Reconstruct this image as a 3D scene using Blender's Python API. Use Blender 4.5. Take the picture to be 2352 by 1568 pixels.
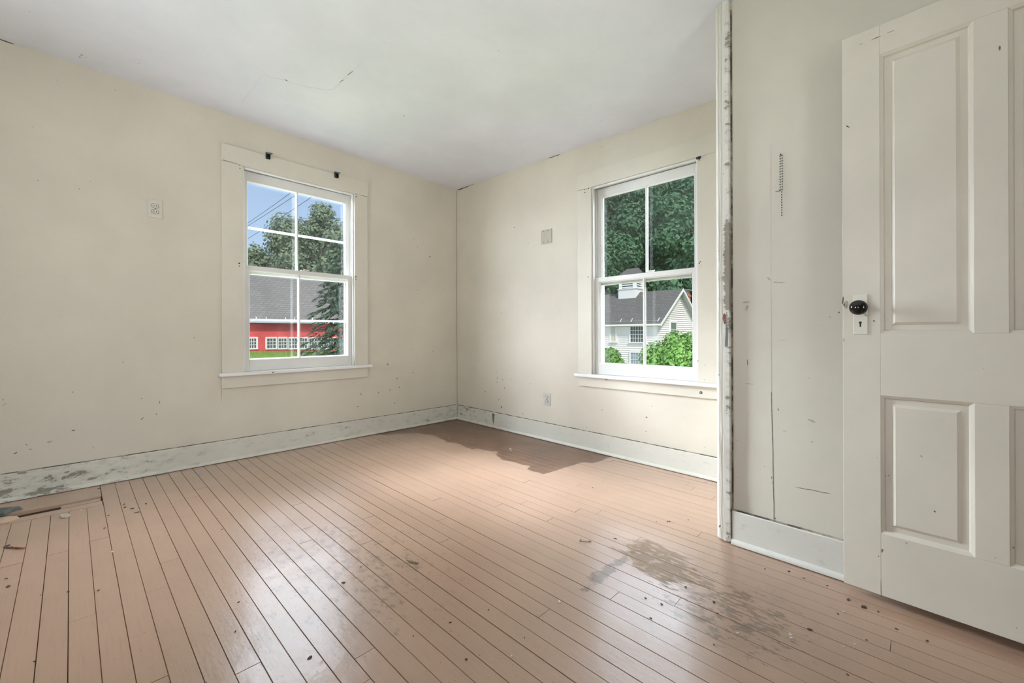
import bpy, math, random
from math import sin, cos, pi, atan, radians
from mathutils import Matrix, Vector

for o in list(bpy.data.objects):
    bpy.data.objects.remove(o)
S = bpy.context.scene
COL = S.collection

# ------------------------------------------------------------------ camera
FPX, YAW, ROLL, Y0 = 961.78, 0.8121, -0.0035, 765.18
CAM = Vector((-3.0098, -3.7106, 0.96))
FW = Vector((sin(YAW), cos(YAW), 0)); RT = Vector((cos(YAW), -sin(YAW), 0)); UPZ = Vector((0, 0, 1))
cd = bpy.data.cameras.new('camera'); cam = bpy.data.objects.new('camera', cd); COL.objects.link(cam)
xc = cos(ROLL) * RT + sin(ROLL) * UPZ; yc = -sin(ROLL) * RT + cos(ROLL) * UPZ; zc_ = -FW
m = Matrix((xc, yc, zc_)).transposed().to_4x4(); m.translation = CAM
cam.matrix_world = m
cd.sensor_width = 36; cd.lens = FPX / 2352 * 36
cd.shift_y = -(784 - Y0) / 2352
cd.clip_start = 0.02; cd.clip_end = 600
S.camera = cam

# ------------------------------------------------------------------ world / sun / added fill lamps
S.view_settings.view_transform = 'Standard'; S.view_settings.look = 'None'
S.view_settings.gamma = 1.0; S.view_settings.use_curve_mapping = False
S.view_settings.exposure = 0.0
W = bpy.data.worlds.new('sky'); S.world = W; W.use_nodes = True
wn = W.node_tree.nodes; wl = W.node_tree.links; wn.clear()
wo = wn.new('ShaderNodeOutputWorld'); wb = wn.new('ShaderNodeBackground'); ws = wn.new('ShaderNodeTexSky')
ws.sky_type = 'NISHITA'; ws.sun_disc = False; ws.sun_elevation = radians(52); ws.sun_rotation = radians(200)
ws.air_density = 1.2; ws.dust_density = 1.5; ws.ozone_density = 1.2
wm = wn.new('ShaderNodeMix'); wm.data_type = 'RGBA'; wm.inputs[0].default_value = 0.35
wm.inputs[7].default_value = (5.2, 6.7, 10.0, 1)
wl.new(ws.outputs[0], wm.inputs[6]); wl.new(wm.outputs[2], wb.inputs[0]); wl.new(wb.outputs[0], wo.inputs[0])
wb.inputs[1].default_value = 0.135

sd = bpy.data.lights.new('sun', 'SUN'); sun = bpy.data.objects.new('sun', sd); COL.objects.link(sun)
sd.energy = 3.9; sd.angle = radians(6); sd.color = (1.0, 0.95, 0.88)
sun.rotation_euler = Vector((0.45, 0.65, -0.95)).to_track_quat('-Z', 'Y').to_euler()

ROOM_W, ROOM_S = -4.4, -5.4      # hidden west and south walls of the room
def fill_lamp(name, loc, dirv, sx, sy, watts, color=(1.0, 0.97, 0.93), spread=180):
    l = bpy.data.lights.new(name, 'AREA'); o = bpy.data.objects.new(name, l); COL.objects.link(o)
    l.shape = 'RECTANGLE'; l.size = sx; l.size_y = sy; l.energy = watts; l.color = color; l.spread = radians(spread)
    o.location = loc; o.rotation_euler = Vector(dirv).to_track_quat('-Z', 'Y').to_euler()
    return o
FILLC = (0.93, 0.97, 1.0); BLUEC = (0.86, 0.95, 1.08)
# added fill lamps at made-up windows behind the viewer, tilted up towards the ceiling
fill_lamp('rear_fill', (ROOM_W - 0.45, -1.45, 1.10), (1, 0.0, 0.60), 1.0, 1.5, 78, FILLC)
fill_lamp('rear_fill', (ROOM_W - 0.45, -3.35, 1.10), (1, 0, 0.95), 1.0, 1.5, 28, FILLC)
fill_lamp('rear_fill', (-2.6, ROOM_S - 0.45, 1.15), (0.16, 1, 0.28), 1.0, 1.5, 34, FILLC, 100)
# added area panels, unseen outside the two windows in view, to brighten the room
fill_lamp('outdoor_fill', (-5.0, 4.6, 6.0), (3.4, -5.6, -4.8), 5.0, 4.0, 14000, BLUEC)
fill_lamp('outdoor_fill', (4.6, -5.4, 6.2), (-5.6, 3.3, -5.0), 5.0, 4.0, 7600, BLUEC)
fill_lamp('outdoor_fill', (-3.3, 4.6, 2.7), (1.6, -6.5, -1.4), 2.2, 2.8, 1500, BLUEC)
fill_lamp('outdoor_fill', (-5.6, 2.6, 2.0), (4.6, -3.0, -0.7), 3.0, 2.6, 4600, BLUEC)
fill_lamp('outdoor_fill', (1.3, 8.0, 8.0), (-2.9, -9.0, -7.0), 5.5, 4.0, 620, BLUEC)  # this panel and the next are added for the sheen on the floor
fill_lamp('outdoor_fill', (8.0, 2.0, 8.4), (-9.5, -4.6, -7.0), 5.0, 4.0, 620, BLUEC)


# ------------------------------------------------------------------ pixel helpers (a pixel gives a direction, the surface gives the distance)
FA, FB = -0.0060, 0.0152                      # the floor is out of level
HC, CA, CB = 2.5818, -0.0138, 0.0170          # and so is the ceiling
CLX = -0.83                                   # closet wall face
def zf(x, y): return FA * x + FB * y
def zcl(x, y): return HC + CA * x + CB * y
def ray(u, v):
    du, dv = u - 1176, v - 784
    c, s = cos(ROLL), sin(ROLL)
    a = c * du + s * dv; b = -s * du + c * dv - (Y0 - 784)
    return FW * FPX + RT * a - UPZ * b
def on_axis(u, v, ax, val):
    d = ray(u, v); t = (val - CAM[ax]) / d[ax]; return CAM + d * t
def pN(u, v, o=0.0): return on_axis(u, v, 1, -o)
def pE(u, v, o=0.0): return on_axis(u, v, 0, -o)
def pC(u, v, o=0.0): return on_axis(u, v, 0, CLX - o)
def on_plane(u, v, n, c):
    d = ray(u, v); n = Vector(n); t = (c - n.dot(CAM)) / n.dot(d); return CAM + d * t
def pF(u, v, o=0.0): return on_plane(u, v, (-FA, -FB, 1), o)
def pT(u, v, o=0.0): return on_plane(u, v, (-CA, -CB, 1), HC - o)
def pD(u, v, depth): return CAM + ray(u, v) * (depth / FPX)

# ------------------------------------------------------------------ materials
def mat(name, color, rough=0.6, metal=0.0, spec=0.5, noise=None, bump=None, extra=None):
    M = bpy.data.materials.new(name); M.use_nodes = True
    nt = M.node_tree; b = nt.nodes['Principled BSDF']
    b.inputs['Base Color'].default_value = (*color, 1); b.inputs['Roughness'].default_value = rough
    b.inputs['Metallic'].default_value = metal; b.inputs['Specular IOR Level'].default_value = spec
    if noise or bump:
        g = nt.nodes.new('ShaderNodeNewGeometry')
    if noise:
        sc, amt, det = noise
        n = nt.nodes.new('ShaderNodeTexNoise'); n.inputs['Scale'].default_value = sc; n.inputs['Detail'].default_value = det
        nt.links.new(g.outputs['Position'], n.inputs['Vector'])
        r = nt.nodes.new('ShaderNodeValToRGB')
        r.color_ramp.elements[0].position = 0.3; r.color_ramp.elements[1].position = 0.7
        r.color_ramp.elements[0].color = (*[c * (1 - amt) for c in color], 1)
        r.color_ramp.elements[1].color = (*[min(1, c * (1 + amt)) for c in color], 1)
        nt.links.new(n.outputs['Fac'], r.inputs['Fac']); nt.links.new(r.outputs['Color'], b.inputs['Base Color'])
    if bump:
        sc, st, dist = bump
        n2 = nt.nodes.new('ShaderNodeTexNoise'); n2.inputs['Scale'].default_value = sc; n2.inputs['Detail'].default_value = 4
        nt.links.new(g.outputs['Position'], n2.inputs['Vector'])
        bp = nt.nodes.new('ShaderNodeBump'); bp.inputs['Strength'].default_value = st; bp.inputs['Distance'].default_value = dist
        nt.links.new(n2.outputs['Fac'], bp.inputs['Height']); nt.links.new(bp.outputs['Normal'], b.inputs['Normal'])
    return M

class NT:
    """small helper for node graphs"""
    def __init__(s, M): s.t = M.node_tree; s.n = s.t.nodes; s.l = s.t.links
    def new(s, t, **kw):
        n = s.n.new(t)
        for k, v in kw.items(): setattr(n, k, v)
        return n
    def put(s, sock, v):
        if hasattr(v, 'is_output'): s.l.new(v, sock)
        else: sock.default_value = v
    def math(s, op, a, b=None, c=None, clamp=False):
        n = s.new('ShaderNodeMath', operation=op, use_clamp=clamp)
        for i, v in enumerate((a, b, c)):
            if v is not None: s.put(n.inputs[i], v)
        return n.outputs[0]
    def noise(s, vec, scale, detail=4, rough=0.55):
        n = s.new('ShaderNodeTexNoise'); s.put(n.inputs['Vector'], vec); n.inputs['Scale'].default_value = scale
        n.inputs['Detail'].default_value = detail; n.inputs['Roughness'].default_value = rough
        return n.outputs['Fac']
    def mapr(s, v, a, b, c=0.0, d=1.0):
        n = s.new('ShaderNodeMapRange'); s.put(n.inputs[0], v)
        for i, x in enumerate((a, b, c, d)): n.inputs[i + 1].default_value = x
        return n.outputs[0]
    def scalev(s, vec, sc):
        n = s.new('ShaderNodeVectorMath', operation='MULTIPLY'); s.put(n.inputs[0], vec); n.inputs[1].default_value = sc
        return n.outputs[0]
    def mix(s, f, a, b):
        n = s.new('ShaderNodeMix', data_type='RGBA'); s.put(n.inputs[0], f)
        for i, v in ((6, a), (7, b)):
            if hasattr(v, 'is_output'): s.l.new(v, n.inputs[i])
            else: n.inputs[i].default_value = (*v, 1)
        return n.outputs[2]
    def bump(s, h, st, dist):
        n = s.new('ShaderNodeBump'); n.inputs['Strength'].default_value = st; n.inputs['Distance'].default_value = dist
        s.l.new(h, n.inputs['Height']); return n.outputs[0]

def paint_mat(name, color, rough=0.45, chip=0.0, chip_color=(0.16, 0.12, 0.08), speck=0.0, region=None, bumpd=0.0008):
    """old brush paint: mottled, with specks, and chipped where region() says so"""
    M = bpy.data.materials.new(name); M.use_nodes = True
    g = NT(M); b = g.n['Principled BSDF']
    geo = g.new('ShaderNodeNewGeometry'); pos = geo.outputs['Position']
    big = g.noise(pos, 1.7, 3); fine = g.noise(pos, 28, 3)
    lo = tuple(c * 0.95 for c in color); hi = tuple(min(1, c * 1.04) for c in color)
    c = g.mix(g.mapr(big, 0.35, 0.65), lo, hi)
    c = g.mix(g.mapr(fine, 0.3, 0.8, 0, 0.10), c, tuple(x * 0.8 for x in color))
    if speck:
        sp = g.noise(pos, 55, 2)
        c = g.mix(g.mapr(sp, 0.76 - speck, 0.79 - speck, 0, 0.75), c, (0.20, 0.16, 0.12))
    if chip:
        st = g.scalev(pos, (6, 6, 14))
        n1 = g.noise(st, 2.2, 8, 0.68)
        th = region(g, pos) if region else 0.0
        v = g.math('ADD', n1, th)
        c = g.mix(g.mapr(v, 0.62 - chip, 0.65 - chip), c, chip_color)
        c = g.mix(g.mapr(v, 0.50 - chip, 0.64 - chip, 0, 0.45), c, tuple(x * 0.55 for x in color))
    g.l.new(c, b.inputs['Base Color'])
    b.inputs['Roughness'].default_value = rough
    h = g.math('ADD', g.math('MULTIPLY', g.noise(pos, 9, 3), 1.5), g.math('MULTIPLY', fine, 0.5))
    g.l.new(g.bump(h, 0.35, bumpd * 4), b.inputs['Normal'])
    return M

def xyz(g, pos):
    n = g.new('ShaderNodeSeparateXYZ'); g.l.new(pos, n.inputs[0]); return n.outputs

WALLC = (0.64, 0.585, 0.49)
TRIMC = (0.66, 0.61, 0.52)
M_wall = paint_mat('wall_paint', WALLC, 0.6, speck=0.0, bumpd=0.0006)
M_closet = paint_mat('closet_wall_paint', (0.63, 0.585, 0.495), 0.5, speck=0.0, bumpd=0.0006)
M_ceil = paint_mat('ceiling_paint', (0.80, 0.81, 0.875), 0.8, bumpd=0.0005)
M_trim = paint_mat('casing_paint', TRIMC, 0.42, speck=0.01)
M_sash = paint_mat('sash_paint', (0.71, 0.695, 0.665), 0.4, speck=0.02)
M_white = paint_mat('white_stop_paint', (0.79, 0.78, 0.76), 0.38, speck=0.015)
M_door = paint_mat('door_paint', (0.67, 0.615, 0.52), 0.38, speck=0.0)
M_plate = paint_mat('painted_plate', (0.72, 0.68, 0.58), 0.35, speck=0.02)
def reg_left(g, pos):
    x, y, z = xyz(g, pos)
    f = g.mapr(x, -2.35, -3.1, 0.0, 0.10)
    return f
M_base_l = paint_mat('baseboard_paint', (0.62, 0.595, 0.52), 0.45, chip=-0.03, region=lambda g, p: g.math('ADD', reg_left(g, p), g.mapr(xyz(g, p)[0], -0.55, -0.1, 0, 0.05)), speck=0.02)
M_base_r = paint_mat('baseboard_paint', (0.63, 0.605, 0.535), 0.45, chip=-0.03, region=lambda g, p: g.mapr(xyz(g, p)[1], -0.75, -0.1, -0.05, 0.09), speck=0.02) if True else None
M_base_c = paint_mat('baseboard_paint', (0.64, 0.62, 0.56), 0.42, chip=-0.08, region=lambda g, p: 0.0, speck=0.0)
M_grime = mat('grime', (0.10, 0.075, 0.05), 0.9, noise=(30, 0.6, 4))
def reg_trim(g, pos):
    x, y, z = xyz(g, pos)
    a = g.mapr(z, 1.55, 1.35, -0.25, 0.0); b = g.mapr(z, 0.95, 1.12, -0.17, 0.10)
    e = g.mapr(y, -3.058, -3.078, -0.06, 0.24)
    return g.math('ADD', g.math('ADD', a, b), e)
M_post = paint_mat('chipped_trim_paint', (0.70, 0.67, 0.60), 0.42, chip=-0.03, region=reg_trim, chip_color=(0.17, 0.115, 0.07), speck=0.03)
M_dark = mat('dark_void', (0.012, 0.009, 0.007), 0.95)
M_crack = mat('crack', (0.075, 0.055, 0.04), 0.9, noise=(60, 0.5, 3))
def gapline():
    M = bpy.data.materials.new('broken_caulk_line'); M.use_nodes = True; g = NT(M); b = g.n['Principled BSDF']
    geo = g.new('ShaderNodeNewGeometry'); n = g.noise(g.scalev(geo.outputs['Position'], (1, 1, 1)), 14, 6, 0.65)
    g.l.new(g.mix(g.mapr(n, 0.40, 0.56), (0.40, 0.35, 0.27), (0.08, 0.06, 0.04)), b.inputs['Base Color']); b.inputs['Roughness'].default_value = 0.9
    return M
M_gapline = gapline()
M_mark = mat('scuff', (0.17, 0.14, 0.115), 0.8, noise=(90, 0.5, 3))
M_markl = mat('light_scuff', (0.40, 0.36, 0.30), 0.7, noise=(60, 0.25, 3))
M_bare = mat('bare_plaster', (0.42, 0.37, 0.30), 0.9, noise=(60, 0.3, 3))
M_iron = mat('dark_iron', (0.05, 0.055, 0.06), 0.4, metal=0.8, noise=(80, 0.5, 3))
M_steel = mat('steel', (0.35, 0.37, 0.40), 0.3, metal=0.9)
M_flap = mat('grey_sheet_metal', (0.16, 0.18, 0.17), 0.45, metal=0.6, noise=(25, 0.4, 4))
M_rust = mat('rust', (0.20, 0.07, 0.03), 0.8, noise=(120, 0.6, 4))
M_black = mat('black_glazed_knob', (0.004, 0.003, 0.003), 0.06, spec=0.6)
M_outlet = mat('outlet_plastic', (0.60, 0.56, 0.48), 0.4, noise=(30, 0.05, 3))
M_outlet2 = mat('outlet_plastic', (0.55, 0.53, 0.48), 0.35, noise=(40, 0.12, 3))
M_blank = mat('blank_plate_paint', (0.43, 0.385, 0.30), 0.45, noise=(14, 0.06, 3))
M_slot = mat('slot_black', (0.02, 0.015, 0.01), 0.8)
M_alu = mat('storm_aluminium', (0.62, 0.62, 0.66), 0.35, metal=0.25, noise=(8, 0.12, 3))
M_alushade = mat('storm_shaded_frame', (0.10, 0.12, 0.12), 0.5, noise=(20, 0.2, 3))  # storm aluminium darkened: the right stile's shade is put into its colour

def glass_mat(name, haze):
    M = bpy.data.materials.new(name); M.use_nodes = True
    g = NT(M); g.n.clear()
    out = g.new('ShaderNodeOutputMaterial'); tr = g.new('ShaderNodeBsdfTransparent'); gl = g.new('ShaderNodeBsdfGlossy')
    df = g.new('ShaderNodeBsdfTranslucent'); df.inputs[0].default_value = (0.8, 0.85, 0.82, 1)
    tr.inputs[0].default_value = (0.985, 0.99, 0.985, 1); gl.inputs['Roughness'].default_value = 0.02
    geo = g.new('ShaderNodeNewGeometry')
    fr = g.new('ShaderNodeFresnel'); fr.inputs['IOR'].default_value = 1.45
    m1 = g.new('ShaderNodeMixShader'); m2 = g.new('ShaderNodeMixShader')
    g.l.new(g.math('MULTIPLY', fr.outputs[0], 0.6), m1.inputs[0]); g.l.new(tr.outputs[0], m1.inputs[1]); g.l.new(gl.outputs[0], m1.inputs[2])
    st = g.scalev(geo.outputs['Position'], (1, 1, 0.5))
    hz = g.mapr(g.noise(st, 4.5, 5), 0.42, 0.75, haze * 0.3, haze)
    dots = g.mapr(g.noise(geo.outputs['Position'], 75, 1), 0.77, 0.80, 0, 0.004)
    g.l.new(g.math('MAXIMUM', hz, dots), m2.inputs[0]); g.l.new(m1.outputs[0], m2.inputs[1]); g.l.new(df.outputs[0], m2.inputs[2])
    g.l.new(m2.outputs[0], out.inputs[0])
    return M
M_glass_hazy = glass_mat('dusty_window_glass', 0.0012)
M_glass = glass_mat('window_glass', 0.0001)

# floor paint -------------------------------------------------------
def floor_material():
    M = bpy.data.materials.new('worn_brown_floor_paint'); M.use_nodes = True
    g = NT(M); b = g.n['Principled BSDF']
    geo = g.new('ShaderNodeNewGeometry'); pos = geo.outputs['Position']; x, y, z = xyz(g, pos)
    oi = g.new('ShaderNodeObjectInfo'); rnd = oi.outputs['Random']
    base = (0.44, 0.275, 0.19)
    c = g.mix(g.mapr(g.noise(pos, 1.3, 4), 0.35, 0.65), tuple(v * 0.92 for v in base), tuple(v * 1.08 for v in base))
    c = g.mix(g.mapr(rnd, 0, 1, 0, 0.16), c, tuple(v * 0.72 for v in base))
    grain = g.noise(g.scalev(pos, (40, 2.2, 1)), 3.0, 5)
    c = g.mix(g.mapr(grain, 0.5, 0.75, 0, 0.30), c, tuple(v * 0.7 for v in base))
    # old darker paint left along the corner: X beyond a jagged edge
    pts = [(0.0, -1.02), (0.11, -0.98), (0.19, -0.82), (0.24, -0.72), (0.44, -0.645), (0.69, -0.69), (0.74, -0.735), (0.75, -0.67), (1.0, -0.68),
           (1.05, -0.72), (1.06, -0.66), (1.24, -0.60), (1.37, -0.695), (1.44, -0.712), (1.67, -0.675), (1.70, -0.744), (1.86, -0.74), (1.875, -0.53), (1.90, -0.30), (1.97, -0.27), (1.99, 0.1)]
    rp = g.new('ShaderNodeValToRGB'); cr = rp.color_ramp; cr.interpolation = 'LINEAR'
    while len(cr.elements) > 1: cr.elements.remove(cr.elements[0])
    for i, (yy, xx) in enumerate(pts):
        e = cr.elements[0] if i == 0 else cr.elements.new(yy / 2.0)
        e.position = yy / 2.0; v = xx + 1.1; e.color = (v, v, v, 1)
    g.l.new(g.math('MULTIPLY', y, -0.5), rp.inputs['Fac'])
    bw = g.math('SUBTRACT', rp.outputs['Color'], 1.1)
    jag = g.mapr(g.noise(pos, 9, 3), 0.3, 0.7, -0.02, 0.02)
    inside = g.mapr(g.math('SUBTRACT', g.math('ADD', x, jag), bw), -0.004, 0.006)
    inside = g.math('MULTIPLY', inside, g.mapr(y, -2.0, -1.985))
    c = g.mix(inside, c, g.mix(g.mapr(g.noise(pos, 5, 4), 0.35, 0.65), (0.125, 0.064, 0.038), (0.185, 0.096, 0.056)))
    # worn / dirty patch in front of the closet
    def blob(cx, cy, rx, ry, ang=0.0):
        dx = g.math('SUBTRACT', x, cx); dy = g.math('SUBTRACT', y, cy)
        ca, sa = cos(ang), sin(ang)
        u = g.math('MULTIPLY', g.math('ADD', g.math('MULTIPLY', dx, ca), g.math('MULTIPLY', dy, sa)), 1 / rx)
        v = g.math('MULTIPLY', g.math('ADD', g.math('MULTIPLY', dx, -sa), g.math('MULTIPLY', dy, ca)), 1 / ry)
        r = g.math('SQRT', g.math('ADD', g.math('MULTIPLY', u, u), g.math('MULTIPLY', v, v)))
        return g.mapr(r, 0.25, 1.0, 1.0, 0.0)
    wn1 = g.noise(g.scalev(pos, (26, 6.5, 1)), 1.0, 9, 0.66)
    B1 = blob(-1.24, -2.92, 0.21, 0.34, -0.35)
    w1 = g.math('ADD', wn1, g.math('MULTIPLY', B1, 0.40))
    bare1 = g.math('MULTIPLY', g.mapr(w1, 0.74, 0.79), g.mapr(B1, 0.0, 0.12))
    B2 = blob(-1.45, -2.79, 0.36, 0.05, -0.02)
    edge = g.math('MULTIPLY', B2, 0.40)
    w2 = g.math('ADD', g.noise(pos, 24, 6, 0.65), edge)
    B3 = blob(-1.38, -3.22, 0.42, 0.48)
    w3 = g.math('ADD', g.noise(g.scalev(pos, (30, 11, 1)), 1.5, 7, 0.7), g.math('MULTIPLY', B3, 0.27))
    dirty = g.math('MAXIMUM', g.math('MULTIPLY', g.mapr(w2, 0.72, 0.86, 0, 0.8), g.mapr(B2, 0, 0.2)), g.math('MULTIPLY', g.mapr(w3, 0.75, 0.80, 0, 0.8), g.mapr(B3, 0, 0.15)))
    w4 = g.math('MULTIPLY', g.mapr(g.noise(pos, 7, 6, 0.6), 0.3, 0.75), blob(-1.35, -3.30, 0.5, 0.42))
    c = g.mix(g.math('MULTIPLY', w4, 0.55), c, (0.24, 0.165, 0.115))
    c = g.mix(g.math('MULTIPLY', bare1, 0.85), c, (0.27, 0.19, 0.13)); c = g.mix(g.math('MULTIPLY', g.mapr(g.noise(g.scalev(pos, (24, 8, 1)), 2.0, 6, 0.6), 0.55, 0.59), bare1), c, (0.47, 0.33, 0.24)); c = g.mix(dirty, c, (0.17, 0.115, 0.08))
    # lifted brown flakes everywhere, tiny dark specks
    fl = g.noise(g.scalev(pos, (1.0, 0.6, 1)), 125, 3); zone = g.noise(pos, 1.1, 2)
    c = g.mix(g.mapr(g.math('ADD', fl, g.mapr(zone, 0.45, 0.7, -0.04, 0.045)), 0.70, 0.735, 0, 0.8), c, (0.10, 0.065, 0.045))
    B4 = blob(-2.2, -1.95, 0.5, 0.75)
    w5 = g.math('ADD', g.noise(g.scalev(pos, (1.4, 0.8, 1)), 30, 6, 0.68), g.math('MULTIPLY', B4, 0.16))
    c = g.mix(g.math('MULTIPLY', g.mapr(w5, 0.64, 0.76, 0, 0.6), g.mapr(B4, 0, 0.15)), c, (0.16, 0.11, 0.08))
    g.l.new(c, b.inputs['Base Color'])
    rr = g.mapr(g.noise(pos, 3.2, 5), 0.3, 0.7, 0.31, 0.42)
    rr = g.math('ADD', rr, g.math('MULTIPLY', g.math('MAXIMUM', bare1, dirty), 0.3), clamp=True)
    g.l.new(rr, b.inputs['Roughness'])
    b.inputs['Specular IOR Level'].default_value = 0.6
    g.l.new(g.math('MULTIPLY', g.math('SUBTRACT', 1.0, g.math('MULTIPLY', inside, 0.85)), g.math('SUBTRACT', 0.9, g.math('MULTIPLY', bare1, 0.7))), b.inputs['Coat Weight']); b.inputs['Coat Roughness'].default_value = 0.21; b.inputs['Coat IOR'].default_value = 1.7
    h = g.math('ADD', g.math('MULTIPLY', g.noise(pos, 5.5, 4), 1.2), g.math('ADD', g.math('MULTIPLY', g.noise(pos, 42, 5, 0.65), 0.16), g.math('MULTIPLY', g.noise(g.scalev(pos, (60, 6, 1)), 1.5, 4), 0.10)))
    h = g.math('SUBTRACT', h, g.math('MULTIPLY', bare1, 0.15))
    nb = g.bump(h, 0.6, 0.0045); g.l.new(nb, b.inputs['Normal']); g.l.new(nb, b.inputs['Coat Normal'])
    return M
M_floor = floor_material()
M_raw = mat('raw_wood', (0.36, 0.19, 0.10), 0.7, noise=(40, 0.3, 4))

# ------------------------------------------------------------------ mesh helpers
class MB:
    def __init__(s): s.v = []; s.f = []; s.m = []; s.mi = 0
    def add(s, vs, fs):
        b = len(s.v); s.v += [tuple(v) for v in vs]; s.f += [tuple(b + i for i in f) for f in fs]; s.m += [s.mi] * len(fs); return s
    def box(s, x0, x1, y0, y1, z0, z1, fn=None):
        vs = [(x, y, z) for z in (z0, z1) for y in (y0, y1) for x in (x0, x1)]
        if fn: vs = [fn(*v) for v in vs]
        return s.add(vs, [(0, 2, 3, 1), (4, 5, 7, 6), (0, 1, 5, 4), (2, 6, 7, 3), (0, 4, 6, 2), (1, 3, 7, 5)])
    def prism(s, poly, fn0, fn1, cap=True):
        """poly: 2-D outline; fn0/fn1 place it at the two ends"""
        n = len(poly); vs = [fn0(*p) for p in poly] + [fn1(*p) for p in poly]
        fs = [(i, (i + 1) % n, n + (i + 1) % n, n + i) for i in range(n)]
        if cap: fs += [tuple(range(n))[::-1], tuple(range(n, 2 * n))]
        return s.add(vs, fs)
    def tube(s, pts, r, seg=6, cap=True):
        pts = [Vector(p) for p in pts]; rings = []
        for i, p in enumerate(pts):
            t = (pts[min(i + 1, len(pts) - 1)] - pts[max(i - 1, 0)]).normalized()
            a = t.orthogonal().normalized(); b = t.cross(a)
            rr = r[i] if isinstance(r, (list, tuple)) else r
            rings.append([p + (a * cos(2 * pi * k / seg) + b * sin(2 * pi * k / seg)) * rr for k in range(seg)])
        # keep rings aligned
        for i in range(1, len(rings)):
            ref = rings[i - 1][0]; j = min(range(seg), key=lambda k: (rings[i][k] - ref).length)
            rings[i] = rings[i][j:] + rings[i][:j]
        vs = [v for rg in rings for v in rg]; n = len(rings)
        fs = [(i * seg + k, i * seg + (k + 1) % seg, (i + 1) * seg + (k + 1) % seg, (i + 1) * seg + k) for i in range(n - 1) for k in range(seg)]
        if cap: fs += [tuple(range(seg))[::-1], tuple((n - 1) * seg + k for k in range(seg))]
        return s.add(vs, fs)
    def lathe(s, prof, org, axis, seg=24, sx=1.0):
        axis = Vector(axis).normalized(); a = axis.orthogonal().normalized(); b = axis.cross(a); org = Vector(org)
        vs = [org + axis * h + (a * cos(2 * pi * k / seg) + b * sin(2 * pi * k / seg)) * r for r, h in prof for k in range(seg)]
        n = len(prof)
        fs = [(i * seg + k, i * seg + (k + 1) % seg, (i + 1) * seg + (k + 1) % seg, (i + 1) * seg + k) for i in range(n - 1) for k in range(seg)]
        fs += [tuple(range(seg))[::-1], tuple((n - 1) * seg + k for k in range(seg))]
        return s.add(vs, fs)
    def ico(s, c, r, rnd=None, jit=0.0, sub=2, sz=1.0):
        import bmesh
        bm = bmesh.new(); bmesh.ops.create_icosphere(bm, subdivisions=sub, radius=1.0)
        c = Vector(c)
        vs = []
        for v in bm.verts:
            k = r * (1 + (rnd.uniform(-jit, jit) if rnd else 0)); vs.append(c + Vector((v.co.x * k, v.co.y * k, v.co.z * k * sz)))
        fs = [tuple(v.index for v in f.verts) for f in bm.faces]; bm.free()
        return s.add(vs, fs)
    def mesh(s, name):
        me = bpy.data.meshes.new(name); me.from_pydata(s.v, [], s.f); me.update(); return me
    def build(s, name, mats, parent=None, smooth=False, bevel=0.0, kind=None, label=None, recalc=True):
        me = s.mesh(name)
        mats = mats if isinstance(mats, (list, tuple)) else [mats]
        for mm in mats: me.materials.append(mm)
        if len(mats) > 1:
            for p, i in zip(me.polygons, s.m): p.material_index = i
        if recalc:
            import bmesh
            bm = bmesh.new(); bm.from_mesh(me); bmesh.ops.recalc_face_normals(bm, faces=bm.faces); bm.to_mesh(me); bm.free()
        if smooth:
            for p in me.polygons: p.use_smooth = True
        o = bpy.data.objects.new(name, me); COL.objects.link(o)
        if parent: o.parent = parent
        if bevel:
            bv = o.modifiers.new('bevel', 'BEVEL'); bv.width = bevel; bv.segments = 2; bv.limit_method = 'ANGLE'
        if kind: o['kind'] = kind
        if label: o['label'] = label
        return o
def tag(o, label=None, cat=None, group=None, kind=None):
    for k, v in (('label', label), ('category', cat), ('group', group), ('kind', kind)):
        if v: o[k] = v
    return o
def empty(name, loc=(0, 0, 0), rz=0.0, **kw):
    o = bpy.data.objects.new(name, None); COL.objects.link(o); o.location = loc; o.rotation_euler.z = rz
    return tag(o, **kw)
def add_child(name, me, parent, loc=(0, 0, 0), scale=(1, 1, 1), rot=(0, 0, 0)):
    o = bpy.data.objects.new(name, me); COL.objects.link(o); o.parent = parent
    o.location = loc; o.scale = scale; o.rotation_euler = rot; return o
def copy_tree(o, parent=None):
    c = o.copy(); COL.objects.link(c); c.parent = parent
    for ch in o.children: copy_tree(ch, c)
    return c

# wall frames: (a along the wall to the right as seen from inside, d outwards, z)
fN = lambda a, d, z: (a, d, z)
fE = lambda a, d, z: (d, -a, z)
fW = lambda a, d, z: (ROOM_W - d, a, z)
fS = lambda a, d, z: (-a, ROOM_S - d, z)

# ------------------------------------------------------------------ the shell
ZB, ZT, TH = -0.30, 2.80, 0.17
def wall_with_hole(name, fr, a0, a1, holes, M, label):
    b = MB(); cur = a0
    for (h0, h1, z0, z1) in sorted(holes):
        b.box(cur, h0, 0, TH, ZB, ZT, fr); b.box(h0, h1, 0, TH, ZB, z0, fr); b.box(h0, h1, 0, TH, z1, ZT, fr); cur = h1
    b.box(cur, a1, 0, TH, ZB, ZT, fr)
    return b.build(name, M, kind='structure', label=label)
WN = dict(o0=-2.237, o1=-1.085, i0=-2.098, i1=-1.212, stool=0.672, head=2.247, headtop=2.380, apron=0.556, meet=1.495, mun=-1.678, gtop=2.165)
WE = dict(o0=1.653, o1=2.790, i0=1.788, i1=2.648, stool=0.617, head=2.176, headtop=2.304, apron=0.510, meet=1.420, mun=2.232, gtop=2.100)
def mirror(w, c):      # an added, unseen window of the same make centred on a = c
    k = c - (w['i0'] + w['i1']) / 2; r = dict(w)
    for n in ('o0', 'o1', 'i0', 'i1', 'mun'): r[n] += k
    return r
W3, W4, W5 = mirror(WN, -3.35), mirror(WN, -1.45), mirror(WN, 2.6)
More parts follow.
